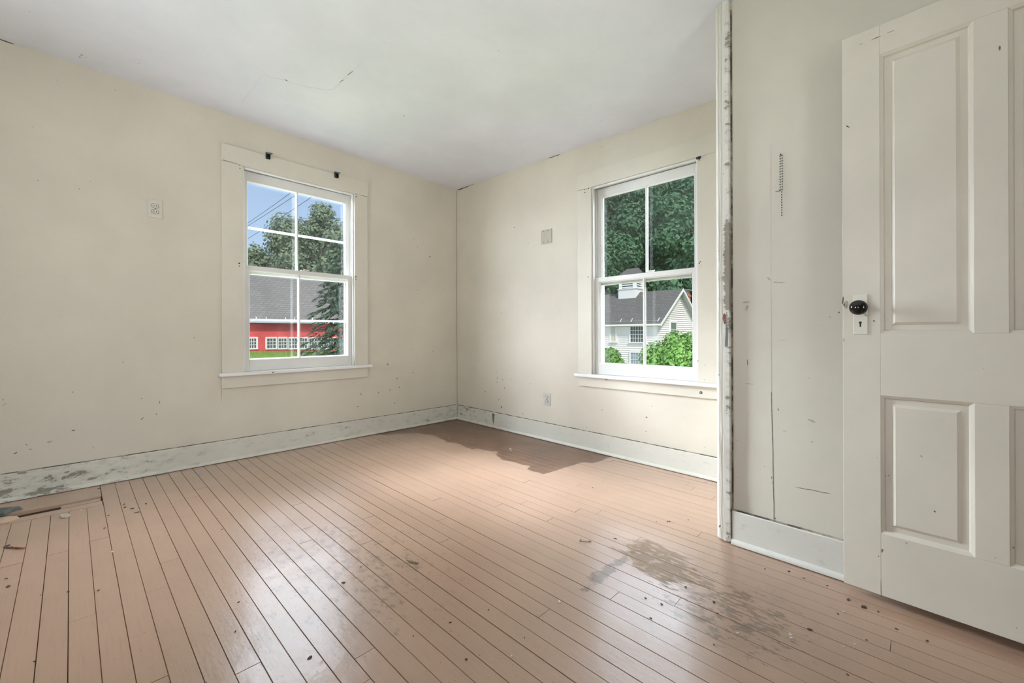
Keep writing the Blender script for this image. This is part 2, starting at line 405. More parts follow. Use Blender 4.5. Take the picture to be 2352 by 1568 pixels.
hole = lambda w: (w['i0'] - 0.02, w['i1'] + 0.02, w['stool'] - 0.03, w['head'] + 0.02)
wall_left = wall_with_hole('wall_left', fN, ROOM_W, TH, [hole(WN)], M_wall, 'cream painted plaster wall with the window that looks onto the red barn')
wall_right = wall_with_hole('wall_right', fE, 0, -ROOM_S + TH, [hole(WE)], M_wall, 'cream painted plaster wall with the window that looks onto the white house')
wall_back = wall_with_hole('wall_back', fW, ROOM_S, TH, [hole(W3), hole(W4)], M_wall, 'cream painted wall with two added windows behind the viewer')
wall_behind = wall_with_hole('wall_behind', fS, 0.0, -ROOM_W + TH, [hole(W5)], M_wall, 'cream painted wall with one added window behind the viewer')

# closet block with the doorway south of it
HINGE_Y = -4.285; DOORWAY = (-5.10, -4.33)
b = MB()
b.box(CLX, CLX + 0.10, -4.31, -3.09, ZB, ZT)
b.box(CLX, CLX + 0.10, DOORWAY[0], -4.31, 2.13, ZT)
b.box(CLX, CLX + 0.10, ROOM_S, DOORWAY[0], ZB, ZT)
b.box(CLX + 0.10, 0, -4.31, -4.21, ZB, ZT)
b.box(-0.80, 0.0, -3.09, -3.02, ZB, ZT)
wall_closet = b.build('wall_closet', M_closet, kind='structure', label='cream painted closet wall with a vertical board seam beside the panel door')

b = MB(); xs = (ROOM_W - TH, TH); ys = (ROOM_S - TH, TH)
b.box(xs[0], xs[1], ys[0], ys[1], 0, 0.08, lambda x, y, z: (x, y, zcl(x, y) + z))
ceiling = b.build('ceiling', M_ceil, kind='structure', label='off white plaster ceiling with a thin jagged crack')

# floor: tilted subfloor, every board an object ---------------------------------
ROWW, X0 = 0.06622, -3.0166
k0 = -int((X0 - ROOM_W) / ROWW) - 1
SLX = X0 + 2 * ROWW - 0.001                  # right end of the cut-out near the wall
b = MB()
b.box(ROOM_W - 0.1, 0.1, ROOM_S - 0.1, -0.42, -0.06, -0.021); b.box(SLX, 0.1, -0.42, 0.1, -0.06, -0.021)
b.box(ROOM_W - 0.1, SLX, -0.28, 0.1, -0.06, -0.021); b.box(ROOM_W - 0.1, SLX, -0.45, 0.05, -0.26, -0.25)
b.box(ROOM_W - 0.1, -3.275, -0.42, -0.28, -0.06, -0.021)
M_gapw = mat('dusty_gap', (0.07, 0.045, 0.03), 0.95)
floor = b.build('floor', M_gapw, kind='structure', label='brown painted strip wood floor with worn patches and a broken slot by the wall')
floor.rotation_euler = (atan(FB), -atan(FA), 0)
ch = 0.0010; hw = ROWW / 2 - 0.00045
prof = [(-hw, -0.02), (hw, -0.02), (hw, -ch), (hw - ch, 0), (-hw + ch, 0), (-hw, -ch)]
bb = MB(); bb.prism(prof, lambda p, q: (p, 0, q), lambda p, q: (p, 1, q))
bd_me = bb.mesh('floorboard'); bd_me.materials.append(M_floor); bd_me.materials.append(mat('worn_board_edge', (0.31, 0.19, 0.125), 0.9, spec=0.1))
import bmesh
_bm = bmesh.new(); _bm.from_mesh(bd_me); bmesh.ops.recalc_face_normals(_bm, faces=_bm.faces); _bm.to_mesh(bd_me); _bm.free()
for _p in bd_me.polygons:
    if abs(_p.normal.z) < 0.9: _p.material_index = 1
rnd = random.Random(11)
rows = int((0 - X0) / ROWW) + 1
for k in range(k0, rows):
    cx = X0 + (k + 0.5) * ROWW
    if cx < ROOM_W - 0.02 or cx > 0.02: continue
    top = -0.4375 if cx < SLX else 0.0
    cuts = [ROOM_S, top]
    yy = ROOM_S + rnd.uniform(0.5, 1.9)
    while yy < top - 0.5:
        cuts.append(yy); yy += rnd.uniform(1.3, 2.6)
    if -3.30 < cx < X0: cuts = [ROOM_S, -1.0, top, -3.1 - 0.4 * rnd.random()]
    if -1.48 < cx < -1.40: cuts = [ROOM_S, -3.085, -1.2, top]
    cuts.sort()
    gapx = rnd.choice([1.0, 1.0, 1.0, 0.998, 0.992, 0.984])
    for y0, y1 in zip(cuts, cuts[1:]):
        add_child('floorboard', bd_me, floor, (cx, y0 + 0.0006, rnd.uniform(-0.0008, 0.0004)), (gapx, y1 - y0 - 0.0014, 1), (rnd.uniform(-0.0002, 0.0002), rnd.uniform(-0.006, 0.006), 0))
# boards laid across at the broken slot
def cross(y0, y1, x0, x1, z, M=M_floor):
    q = MB(); q.box(x0, x1, y0, y1, z - 0.019, z); q.build('floorboard', M, floor, bevel=0.001)
cross(-0.268, 0.0, ROOM_W, SLX - 0.001, 0.001)
cross(-0.4365, -0.366, ROOM_W, SLX - 0.002, 0.0015)
cross(-0.332, -0.284, -3.048, SLX - 0.006, -0.006)
cross(-0.360, -0.338, -3.003, SLX - 0.004, -0.012, M_raw)

def skirting(name, pts_fn, a0, a1, fr, M, zfun, label, h=0.157, t=0.02, splits=()):
    root = empty(name, kind='structure', label=label)
    edges = [a0, *splits, a1]
    for e0, e1 in zip(edges, edges[1:]):
        q = MB(); g1 = 0.0015
        def f(a, d, z):
            x, y, _ = fr(a, d, 0); return (x, y, zfun(x, y) + z)
        q.prism([(0, 0.0), (-t, 0.0), (-t, h - 0.004), (-t + 0.004, h), (0, h)], lambda p, z: f(e0 + g1, p, z), lambda p, z: f(e1 - g1, p, z))
        o = q.build('baseboard_board', [M, M_gapline], root)
        for p in o.data.polygons:
            if p.normal.z > 0.9: p.material_index = 1
        q = MB(); r = 0.019
        pr = [(-t, 0.004), (-t - 0.016, 0.004)] + [(-t - 0.016 * cos(x * pi / 2 / 4), 0.006 + r * sin(x * pi / 2 / 4)) for x in range(0, 5)]
        q.prism(pr, lambda p, z: f(e0, p, z), lambda p, z: f(e1, p, z))
        q.build('shoe_moulding', M, root)
        q = MB()
        q.prism([(-0.0007, h), (-0.0035, h), (-0.0007, h + 0.0028)], lambda p, z: f(e0, p, z), lambda p, z: f(e1, p, z))
        q.build('caulk_gap', M_gapline, root)
    return root
skirting('baseboard_left', None, ROOM_W, -0.021, fN, M_base_l, zf, 'peeling cream baseboard under the window that looks onto the barn')
skirting('baseboard_right', None, 0.02, 3.02, fE, M_base_r, zf, 'cream baseboard with chipped joint under the window that looks onto the house', splits=(0.60,))
fC = lambda a, d, z: (CLX + d, -a, z)
skirting('baseboard_closet', None, 3.098, 4.25, fC, M_base_c, zf, 'cream baseboard along the closet wall beside the panel door')
# dark rot line where the boards of the right baseboard meet
q = MB(); p0 = pE(1131, 957, 0.0215); q.add([pE(1130, 949, .0212), pE(1136, 950, .0212), pE(1135, 962, .0212), pE(1133, 975, .0212), pE(1131, 962, .0212)], [(0, 1, 2, 3, 4)])
q.build('rot_mark', M_mark, wall_right)

# wall corner crack and seams
def seam(parent, fn, pts, wpx, M=M_crack, name='crack', off=0.0006):
    q = MB(); n = len(pts); L = []; R = []
    for i, (u, v) in enumerate(pts):
        u0, v0 = pts[max(i - 1, 0)]; u1, v1 = pts[min(i + 1, n - 1)]
        dx, dy = u1 - u0, v1 - v0; l = math.hypot(dx, dy) or 1
        w = (wpx[i] if isinstance(wpx, (list, tuple)) else wpx) / 2
        L.append(fn(u - dy / l * w, v + dx / l * w, off)); R.append(fn(u + dy / l * w, v - dx / l * w, off))
    q.add(L + R, [(i, i + 1, n + i + 1, n + i) for i in range(n - 1)])
    return q.build(name, M, parent, recalc=False)
rs = random.Random(5)
def wob(p0, p1, n, j):
    return [(p0[0] + (p1[0] - p0[0]) * i / n + rs.uniform(-j, j), p0[1] + (p1[1] - p0[1]) * i / n + rs.uniform(-j, j)) for i in range(n + 1)]
q = MB(); q.box(-0.0022, -0.0006, -0.0022, -0.0006, 0.16, 2.575); q.build('corner_crack', M_crack, wall_left)
seam(wall_right, pE, wob((1052, 435.5), (1092, 421), 8, 0.7), [2.5, 3, 2.2, 3, 2.5, 2, 2, 1.4, 0.8])
seam(wall_right, pE, wob((1262, 362.5), (1287, 354), 5, 0.8), [1, 3, 2, 3, 1.5, 0.6])
seam(wall_left, pN, [(0, 90.5), (10, 94), (22, 98.5), (33, 101.5)], [1.5, 2.2, 2.0, 0.8])
seam(wall_left, pN, wob((508.3, 895), (508, 922), 3, 0.2), [1.6, 1.4, 1.0, 0.4], M_markl)
seam(wall_closet, pC, wob((1770.5, 330), (1772, 900), 12, 0.3), [0.5, 1.0] + [0.8] * 11, M_markl)
seam(wall_closet, pC, wob((1772, 900), (1778, 1192), 9, 0.5), 1.6, M_mark)
seam(wall_closet, pC, wob((1828, 1118), (1908, 1134), 8, 0.6), [0.5, 1.8, 1.2, 2.2, 1.0, 2.0, 1.2, 2.0, 0.5], M_mark)
# ceiling crack
CK = [(553.6, 237), (562, 226), (582, 201.6), (601, 174.4), (606.7, 171.7), (621.6, 177.8), (655.6, 184), (670.6, 190), (707, 199.6), (744, 205.3), (763, 205.7), (781, 189.4), (801, 170), (812, 160.8), (823, 151), (834, 141)]
M_hair = mat('hairline', (0.55, 0.55, 0.54), 0.9)
seam(ceiling, pT, CK, [0.45] * len(CK), M_hair)
seam(ceiling, pT, [(653.6, 182.6), (657, 184), (660.6, 186.5)], [0.8, 2.2, 1.2], M_mark)
seam(ceiling, pT, [(780.5, 189.7), (784, 186), (788, 183.7)], [1.6, 1.2, 2.2], M_mark)
seam(ceiling, pT, [(799, 172), (804, 168), (810, 164)], [1.8, 1.6, 1.0], M_mark)

# scuffs, dents and chips in the paint
def mark(parent, fn, u, v, w, h, ang=0.0, M=M_mark, name='scuff_mark', off=0.0005):
    n = 7; q = MB(); c, s = cos(ang), sin(ang); vs = []
    for k in range(n):
        t = 2 * pi * k / n; r = rs.uniform(0.6, 1.1)
        a, e = w / 2 * r * cos(t), h / 2 * r * sin(t)
        vs.append(fn(u + a * c - e * s, v + a * s + e * c, off))
    q.add(vs, [tuple(range(n))]); return q.build(name, M, parent, recalc=False)
for x, y, w, h, an, M in [(437, 1046, 4, 2.5, .5, 0), (18, 1092, 5, 1.6, 0, 0), (32, 1116, 6, 4, .6, 1), (440, 1275, 10, 2.4, -.05, 0), (853, 1205, 12, 2.2, -.7, 0), (957, 1108, 2.6, 8, .1, 0),
                          (938, 1178, 2.4, 5, 0, 0), (92, 1412, 11, 3, -.4, 0), (158, 1362, 5, 3, .3, 0), (182, 1389, 9, 3, .2, 1), (850, 1083, 5, 1.5, 0, 0), (560, 1380, 5, 4, 0, 1), (1165, 720, 3, 2, .5, 0), (295, 1345, 18, 6, -.2, 1), (738, 866, 8, 2, 0, 1), (20, 1125, 5, 3, .6, 1)]:
    mark(wall_left, pN, x / 2.613, 500 + y / 2.613, w, h, an, (M_mark, M_markl)[M])
for x, y, w, h in [(475, 1133, 2, 4), (542, 1088, 1.8, 2), (692, 540, 5, 3), (198, 762, 3, 5), (340, 480, 5, 2), (228, 1082, 3, 4)]:
    mark(wall_left, pN, x / 2.613, y / 2.613, w, h, 0, M_mark if h < 5 and w < 4 else M_markl)
for x, y, w, h, an in [(525, 280, 3, 3.4, 0), (435, 518, 3, 2, 0), (436, 210, 2, 2, 0), (409, 156, 2, 2, 0), (625, 515, 3, 1.2, .3), (222, 1055, 3.4, 6, 0), (405, 1117, 5, 2, .1), (288, 1157, 3, 4, .5), (238, 1240, 2, 5, 0), (270, 1335, 4, 2.5, .7), (28, 1270, 6, 2, .9), (155, 1258, 2, 5, .2), (305, 1222, 1.5, 4, .3), (6, 1360, 5, 2.5, -.5), (545, 962, 2, 2, 0), (390, 950, 3, 2, .8)]:
    mark(wall_left, pN, 820 + x / 3.137, 500 + y / 3.137, w, h, an, M_mark)
for x, y, w, h, an in [(1132, 70, 3.4, 2.4, .5), (1233, 183, 3, 4, 0), (1003, 1110, 2, 2.4, 0), (1010, 1155, 3, 6, 0), (1008, 1185, 2.5, 3, 0), (1050, 1165, 1.6, 6, -.2), (1062, 1225, 4, 5, 0), (1103, 1163, 2, 1.5, 0), (1072, 1098, 1.5, 1.5, 0), (1248, 1195, 2, 3, .5), (925, 1253, 2.8, 3.6, 0), (1040, 1362, 3, 9, -.2), (1195, 1410, 1.4, 6, 0), (1042, 690, 1.5, 4, 0), (1022, 1310, 2, 3, 0)]:
    mark(wall_right, pE, 820 + x / 3.137, 500 + y / 3.137, w, h, an, M_mark if an or w < 3 else M_bare)
for u, v, w, h in [(1484.6, 958, 5, 5), (1382, 941, 5, 1.5), (1497, 933, 1.5, 4), (1484, 990, 5, 2), (1618.6, 1027, 2, 2), (1381, 337, 3, 2), (1402, 344, 2, 2), (1347, 982, 3, 2)]:
    mark(wall_right, pE, u, v, w, h, -.3, M_mark)
for x, y, w, h, an, M in [(120, 300, 22, 5, -.15, M_bare), (124, 330, 8, 16, .25, M_bare), (463, 913, 20, 6, .35, M_markl), (445, 905, 12, 2, .5, M_mark), (460, 1018, 7, 6, 0, M_bare), (127, 610, 2.2, 18, -.1, M_mark), (140, 720, 22, 2, .1, M_markl), (445, 692, 3, 2.4, 0, M_mark),
                       (553, 376, 6, 2, .4, M_mark), (320, 962, 14, 1.2, .08, M_mark), (310, 495, 28, 1.2, .03, M_markl), (286, 852, 3, 7, -.4, M_mark), (252, 1203, 2.2, 7, -.1, M_mark), (257, 1228, 4, 3, .2, M_mark), (270, 1412, 3.4, 6, 0, M_mark), (290, 198, 40, 4, .05, M_markl), (240, 180, 14, 5, .7, M_markl),
                       (70, 1200, 2, 1.4, 0, M_mark), (82, 1200, 2, 1.4, 0, M_mark), (72, 1012, 1.6, 4, 0, M_mark), (598, 353, 5, 5, 0, M_mark), (215, 1146, 2, 2, 0, M_mark)]:
    mark(wall_closet, pC, 1660 + x / 2.24, 560 + y / 2.24, w, h, an, M)
for u, v, w, h in [(187, 126, 9, 2.2), (183, 131, 6, 2), (198, 132.5, 2, 1.5), (67, 27, 2, 2), (318, 146, 4, 1), (927.6, 266, 4.5, 2), (1145, 116.5, 2, 1.6), (1389.5, 205, 2, 1), (1394, 206, 1.6, 1), (1355.6, 241.6, 4, 1), (1382, 276, 3, 1), (882, 98, 3, 1)]:
    mark(ceiling, pT, u, v, w, h, .1, M_mark)

# ------------------------------------------------------------------ windows
def window(name, w, fr, label, hazy=False, storm=None, outside=True):
    root = empty(name, kind='structure', label=label)
    def part(nm, boxes, M, parent=root, bevel=0.0015):
        q = MB()
        for bx in boxes: q.box(*bx, fr)
        return q.build(nm, M, parent, bevel=bevel)
    o0, o1, i0, i1, st, hd, ht, ap = (w[k] for k in ('o0', 'o1', 'i0', 'i1', 'stool', 'head', 'headtop', 'apron'))
    T = 0.02
    part('head_casing', [(o0 - 0.001, o1 + 0.006, -T, 0, hd + 0.001, ht)], M_trim)
    part('side_casing', [(o0, i0, -T + 0.0008, 0, st, hd)], M_trim)
    part('side_casing', [(i1, o1, -T + 0.0008, 0, st, hd)], M_trim)
    r1 = min(o1 + 0.03, 2.83) if fr is fE else o1 + 0.03
    part('stool', [(o0 - 0.02, r1, -0.052, 0.0, st - 0.026, st), (i0, i1, 0.0, 0.052, st - 0.026, st)], M_white, bevel=0.004)
    part('apron', [(o0 - 0.001, min(o1 + 0.001, 2.81) if fr is fE else o1, -0.018, 0, ap, st - 0.026)], M_trim, bevel=0.002)
    for a0, a1 in ((i0 - 0.02, i0), (i1, i1 + 0.02)):
        part('side_jamb', [(a0, a1, 0.0, TH + 0.02, st - 0.03, hd + 0.02)], M_sash)
    part('head_jamb', [(i0, i1, 0.0, TH + 0.02, hd, hd + 0.02)], M_sash)
    part('outer_sill', [(i0 - 0.04, i1 + 0.04, 0.052, TH + 0.07, st - 0.06, st - 0.004)], M_sash)
    # inside stops (thin white beads), parting beads
    sw, sd_ = 0.013, 0.016
    part('stop_bead', [(i0, i0 + sw, -0.004, sd_, st, hd)], M_white, bevel=0.003)
    part('stop_bead', [(i1 - sw, i1, -0.004, sd_, st, hd)], M_white, bevel=0.003)
    part('stop_bead', [(i0 + sw, i1 - sw, -0.004, sd_, hd - sw, hd)], M_white, bevel=0.003)
    for a0, a1 in ((i0, i0 + 0.010), (i1 - 0.010, i1)):
        part('parting_bead', [(a0, a1, 0.054, 0.063, st, hd)], M_white)
    # sashes
    def sash(nm, d0, d1, z0, z1, top, bot, gm):
        sl = 0.044; A0, A1 = i0 + 0.003, i1 - 0.003
        q = MB()
        q.box(A0, A0 + sl, d0, d1, z0, z1, fr); q.box(A1 - sl, A1, d0, d1, z0, z1, fr)
        q.box(A0 + sl, A1 - sl, d0, d1, z1 - top, z1, fr); q.box(A0 + sl, A1 - sl, d0, d1, z0, z0 + bot, fr)
        so = q.build(nm, M_sash, root, bevel=0.0015)
        m0 = w['mun']
        g0, g1, gz0, gz1 = A0 + sl, A1 - sl, z0 + bot, z1 - top
        dm = (d0 + d1) / 2 + 0.004
        # bevelled glazing lips
        e = 0.009
        def lip(p_in, p_out, ends):
            pass
        q = MB()
        q.prism([(-0.0105, dm + .002), (-0.0105, dm - .004), (-0.005, d0 + 0.001), (0.005, d0 + 0.001), (0.0105, dm - .004), (0.0105, dm + .002), (0.005, d1), (-0.005, d1)],
                lambda p, d: fr(m0 + p, d, gz0), lambda p, d: fr(m0 + p, d, gz1))
        q.build('muntin', M_sash, so)
        q = MB()
        for z, sg in ((gz0, 1), (gz1, -1)):
            q.prism([(d0 + 0.002, z), (dm - 0.002, z), (dm - 0.002, z + sg * e)], lambda d, zz: fr(g0, d, zz), lambda d, zz: fr(g1, d, zz))
        for a, sg in ((g0, 1), (g1, -1)):
            q.prism([(d0 + 0.002, a), (dm - 0.002, a), (dm - 0.002, a + sg * e)], lambda d, aa: fr(aa, d, gz0), lambda d, aa: fr(aa, d, gz1))
        q.build('glazing_moulding', M_white, so)
        for a, bq in ((g0, m0 - 0.008), (m0 + 0.008, g1)):
            q = MB(); q.box(a, bq, dm - 0.0015, dm + 0.0015, gz0, gz1, fr); q.build('pane', gm, so)
        return so
    mz = w['meet']
    sash('upper_sash', 0.064, 0.096, mz - 0.060, hd - 0.004, hd - 0.004 - w['gtop'], 0.055, M_glass_hazy if hazy else M_glass)
    sash('lower_sash', 0.018, 0.052, st + 0.001, mz, 0.036, 0.088, M_glass)
    # sash lock on the meeting rail
    if storm is not None:
        q = MB(); c0 = w['mun'] + 0.045
        q.box(c0 - 0.03, c0 + 0.03, 0.022, 0.05, mz, mz + 0.006, fr); q.box(c0 - 0.006, c0 + 0.04, 0.026, 0.036, mz + 0.006, mz + 0.016, fr)
        q.build('sash_lock', M_trim, root, bevel=0.002)
        D0, D1 = 0.112, 0.132; q = MB(); fw = 0.020
        z0, z1 = st - 0.004, hd - 0.002
        q.box(i0 + 0.002, i0 + 0.002 + fw, D0, D1, z0, z1, fr); q.box(i0 + fw, i1 - fw, D0, D1, z0, z0 + 0.02, fr); q.box(i0 + fw, i1 - fw, D0, D1, z1 - 0.045, z1, fr)
        so = q.build('storm_window', M_alu, root)
        q = MB(); q.box(i1 - 0.002 - fw - 0.012, i1 - 0.002, D0, D1, z0, z1, fr); q.build('storm_stile', M_alushade, so)
        for z in storm:
            q = MB(); q.box(i0 + 0.02, i1 - 0.02, D0 - 0.004, D1, z - 0.0085, z + 0.0085, fr); q.build('storm_rail', M_alu, so)
        q = MB(); q.box(i0 + 0.02, i1 - 0.02, D0 + 0.008, D0 + 0.010, z0, z1, fr); q.build('pane', M_glass, so)
    return root
win1 = window('window_1', WN, fN, 'painted double hung window that looks onto the red barn', hazy=True, storm=(1.811, 1.0755))
win2 = window('window_2', WE, fE, 'painted double hung window that looks onto the white house', storm=())
window('added_window_3', W3, fW, 'added unseen painted double hung window in the wall behind the viewer, nearer the door')  # these three unseen windows are added to let fill light in
window('added_window_4', W4, fW, 'added unseen painted double hung window in the wall behind the viewer, nearer the barn side')
window('added_window_5', W5, fS, 'added unseen painted double hung window facing the barn side window across the room')
for u, v, w, h in [(550.7, 379, 3.6, 3), (551, 386.5, 4, 2.6), (549.5, 604.5, 4, 4), (549.5, 611, 4, 2.6)]:
    mark(win1, lambda a, c, o: pN(a, c, 0.0205), u, v, w, h, .5, M_slot, 'nail_hole')
for u, v, w, h in [(818, 445.6, 3, 2), (818, 451.6, 2.4, 3.4), (817, 635.5, 3, 4), (817.4, 641, 2.4, 2.4), (845, 391, 1, 1)]:
    mark(win1, lambda a, c, o: pN(a, c, 0.0205), u, v, w, h, .5, M_slot, 'nail_hole')
for u, v, w, h in [(1343, 435.6, 2.6, 3.6), (1343.3, 442, 3, 3), (1347.7, 435, 2.2, 3), (1351.5, 432.8, 3, 3.4), (1355, 431, 1.4, 2), (1350.5, 636.3, 3, 3), (1606, 604, 3.4, 4), (1608.6, 600.6, 3, 3), (1609, 608.6, 2, 2.4), (1618.6, 838, 2, 2), (1617.5, 872, 2, 2), (1603, 828.6, 2, 4)]:
    mark(win2, lambda a, c, o: pE(a, c, 0.0205), u, v, w, h, .2, M_slot, 'nail_hole')
mark(win2, lambda a, c, o: pE(a, c, 0.0205), 1395, 637, 1, 1, 0, M_slot, 'nail_hole')
for u, v in ((517, 365), ):
    seam(win1, lambda a, c, o: pN(a, c, 0.0207), [(511, 367), (530, 371.5), (548, 376.5)], [1.2, 0.9, 0.5], M_mark)
seam(win1, lambda a, c, o: pN(a, c, 0.0207), [(826, 447.5), (836, 450), (844, 452.5)], [0.5, 0.9, 0.6], M_mark)
seam(win2, lambda a, c, o: pE(a, c, 0.0207), [(1326, 438.6), (1333, 436), (1341, 435)], [0.5, 1.0, 0.8], M_mark)
mark(win1, lambda a, c, o: pN(a, c, 0.0535), 627, 854.5, 7, 2.2, -.1, M_slot, 'chip')

# ------------------------------------------------------------------ closet corner trim, full height, badly chipped
pr = [(-0.79, -3.094), (-0.850, -3.094), (-0.856, -3.090), (-0.857, -3.064), (-0.850, -3.061), (-0.852, -3.055), (-0.853, -3.050), (-0.845, -3.047), (-0.847, -3.042), (-0.845, -3.037), (-0.838, -3.034), (-0.833, -3.028), (-0.79, -3.028)]
trim = empty('trim_1', kind='structure', label='chipped off white corner casing at the edge of the closet wall')
q = MB(); nz = 40; rp_ = random.Random(3)
rings = []
for i in range(nz + 1):
    t = i / nz; row = []
    for j, (x, y) in enumerate(pr):
        jx = rp_.uniform(-0.0012, 0.0012) if 0 < j < 12 else 0
        row.append((x + jx, y + jx * 0.6, zf(x, y) + 0.006 + t * (zcl(x, y) - zf(x, y) - 0.006)))
    rings.append(row)
n = len(pr)
q.add([v for r in rings for v in r], [(i * n + j, i * n + (j + 1) % n, (i + 1) * n + (j + 1) % n, (i + 1) * n + j) for i in range(nz) for j in range(n)] + [tuple(range(n)), tuple(nz * n + j for j in range(n))])
q.build('corner_casing', M_post, trim)
q = MB(); q.box(-0.834, -0.83, -3.100, -3.0945, 0.0, 2.5); q.build('dirty_gap', M_gapline, trim)
q = MB()
pts = [(1661, 722), (1664, 719), (1667, 724), (1666.5, 733), (1667, 742), (1664, 745), (1662, 739), (1660, 732)]
q.add([on_axis(u, v, 0, -0.8578) for u, v in pts], [tuple(range(8))]); q.build('latch_hole', M_rust, trim, recalc=False)
q = MB()
A = [on_axis(u, v, 0, x) for (u, v), x in [((1668.5, 716), -0.8575), ((1672, 716), -0.852), ((1671.5, 795), -0.8605), ((1664.5, 796.5), -0.8665), ((1666.5, 770), -0.861)]]
B = [Vector(a) + Vector((0.0012, 0, 0)) for a in A]
q.add(A + B, [(0, 1, 2, 3, 4), (9, 8, 7, 6, 5)] + [(i, (i + 1) % 5, 5 + (i + 1) % 5, 5 + i) for i in range(5)])
q.build('strike_plate', M_steel, trim)
for (u, v, w, h) in [(1653, 1208, 9, 14), (1662, 1247, 14, 6), (1670, 1243, 6, 8), (1674, 1232, 4, 12)]:
    mark(trim, lambda a, c, o: on_axis(a, c, 0, -0.860), u, v, w * .6, h * .6, 0.3, M_mark, 'rot_mark')

# ------------------------------------------------------------------ panel door, folded back against the closet wall
DA = Vector((-0.932, -3.523)); DD = Vector((-0.0604, -0.9982)); DNV = Vector((-0.9982, 0.0604))     # along, out into the room
def fD(s, d, z): return (DA.x + DD.x * s - DNV.x * d, DA.y + DD.y * s - DNV.y * d, z)             # d>0 goes into the door
def pDoor(u, v, o=0.0):
    nn = Vector((DNV.x, DNV.y, 0)); c = nn.dot(Vector((DA.x, DA.y, 0))) + o
    return on_plane(u, v, nn, c)
ZD0, ZD1, DW, DT = -0.018, 2.100, 0.765, 0.035
door = empty('door_1', kind='structure', label='cream painted four panel door folded back against the closet wall')
def dpart(nm, s0, s1, z0, z1, M=M_door, parent=door, d0=0.0, d1=DT, bevel=0.0012):
    q = MB(); q.box(s0, s1, d0, d1, z0, z1, fD); return q.build(nm, M, parent, bevel=bevel)
P1, P2 = (0.111, 0.345), (0.420, 0.654)
dpart('stile', 0.0, P1[0], ZD0, ZD1); dpart('stile', P2[1], DW, ZD0, ZD1)
dpart('rail', P1[0], P2[1], ZD0, 0.213); dpart('rail', P1[0], P2[1], 0.724, 0.955); dpart('rail', P1[0], P2[1], 1.990, ZD1)
dpart('mullion', P1[1], P2[0], 0.213, 0.724); dpart('mullion', P1[1], P2[0], 0.955, 1.990)
for s0, s1 in (P1, P2):
    for z0, z1 in ((0.213, 0.724), (0.955, 1.990)):
        q = MB(); r1, r2, r3 = 0.012, 0.030, 0.040; dp = 0.013
        def ring(r, d): return [fD(s0 + r, d, z0 + r), fD(s1 - r, d, z0 + r), fD(s1 - r, d, z1 - r), fD(s0 + r, d, z1 - r)]
        R = [ring(r1, dp), ring(r2, dp - 0.0005), ring(r3, dp - 0.0065)]
        vs = R[0] + R[1] + R[2]
        q.add(vs, [(k * 4 + i, k * 4 + (i + 1) % 4, (k + 1) * 4 + (i + 1) % 4, (k + 1) * 4 + i) for k in range(2) for i in range(4)] + [(8, 9, 10, 11)])
        q.box(s0, s1, dp + 0.001, 0.026, z0, z1, fD)
        pn = q.build('panel', M_door, door, recalc=True)
        q = MB()
        def rr(r, d): return [fD(s0 + r, d, z0 + r), fD(s1 - r, d, z0 + r), fD(s1 - r, d, z1 - r), fD(s0 + r, d, z1 - r)]
        M0 = [rr(0.0, 0.0005), rr(0.004, 0.003), rr(0.009, 0.006), rr(0.0125, dp)]
        vs = [v for r in M0 for v in r]
        q.add(vs, [(k * 4 + i, k * 4 + (i + 1) % 4, (k + 1) * 4 + (i + 1) % 4, (k + 1) * 4 + i) for k in range(3) for i in range(4)])
        q.build('panel_moulding', M_door, pn, recalc=True)
# escutcheon, keyhole, knob
kc = Vector(fD(0.053, 0, 1.052)); out = Vector((DNV.x, DNV.y, 0))
dpart('escutcheon', 0.032, 0.0755, 0.951, 1.1025, M_plate, d0=-0.004, d1=0.0, bevel=0.0018)
q = MB(); q.add([fD(0.0535 + 0.0045 * cos(t), -0.0045, 0.996 + 0.0045 * sin(t)) for t in [2 * pi * i / 12 for i in range(12)]], [tuple(range(12))])
q.add([fD(0.0515, -0.0045, 0.980), fD(0.0555, -0.0045, 0.980), fD(0.0555, -0.0045, 0.994), fD(0.0515, -0.0045, 0.994)], [(0, 1, 2, 3)])
q.build('keyhole', M_slot, door, recalc=False)
q = MB(); q.lathe([(0.016, 0.0), (0.016, 0.006), (0.010, 0.010), (0.010, 0.026)], kc + out * 0.003, out, 20); q.build('spindle', M_iron, door, smooth=False)
q = MB(); prf = []
for i in range(13):
    t = pi * i / 12; prf.append((0.0275 * sin(t) + 0.0005, 0.043 - 0.0205 * cos(t)))
q.lathe(prf, kc, out, 32)
kn = q.build('knob', M_black, door, smooth=True)
q = MB(); q.tube([fD(0.066, -0.004, 1.026), fD(0.070, -0.008, 1.022), fD(0.0755, -0.008, 1.021), fD(0.077, -0.004, 1.024)], 0.0022, 6); q.build('set_screw', M_bare, door)
fdm = lambda u, v, o: pDoor(u, v, 0.0006)
for u, v, w, h, M in [(1947, 290.5, 11, 3, M_slot), (2296, 110, 7, 13, M_mark), (2007, 737, 7, 5, M_rust), (1936, 690, 5, 20, M_mark), (1943, 700, 12, 22, M_markl), (1950, 700, 2, 2, M_mark), (2026, 1264, 6, 11, M_mark), (2018, 1277, 4, 3, M_mark), (2117, 1048, 10, 4, M_markl), (2147, 1174, 7, 5, M_mark),
                      (2328, 1257, 7, 4, M_mark), (2286, 1281, 4, 2, M_mark), (2335, 1442, 4, 2.5, M_mark), (2034, 1093, 3, 2, M_mark), (2041, 1092, 4, 2.4, M_mark), (2015, 1051, 2, 2, M_mark), (1939, 700, 4, 10, M_slot), (1938, 780, 3, 12, M_markl), (2082, 1247, 9, 5, M_markl), (2258, 846, 2, 2, M_mark)]:
    mark(door, fdm, u, v, w, h, 0.5 if w > h else 0.1, M)
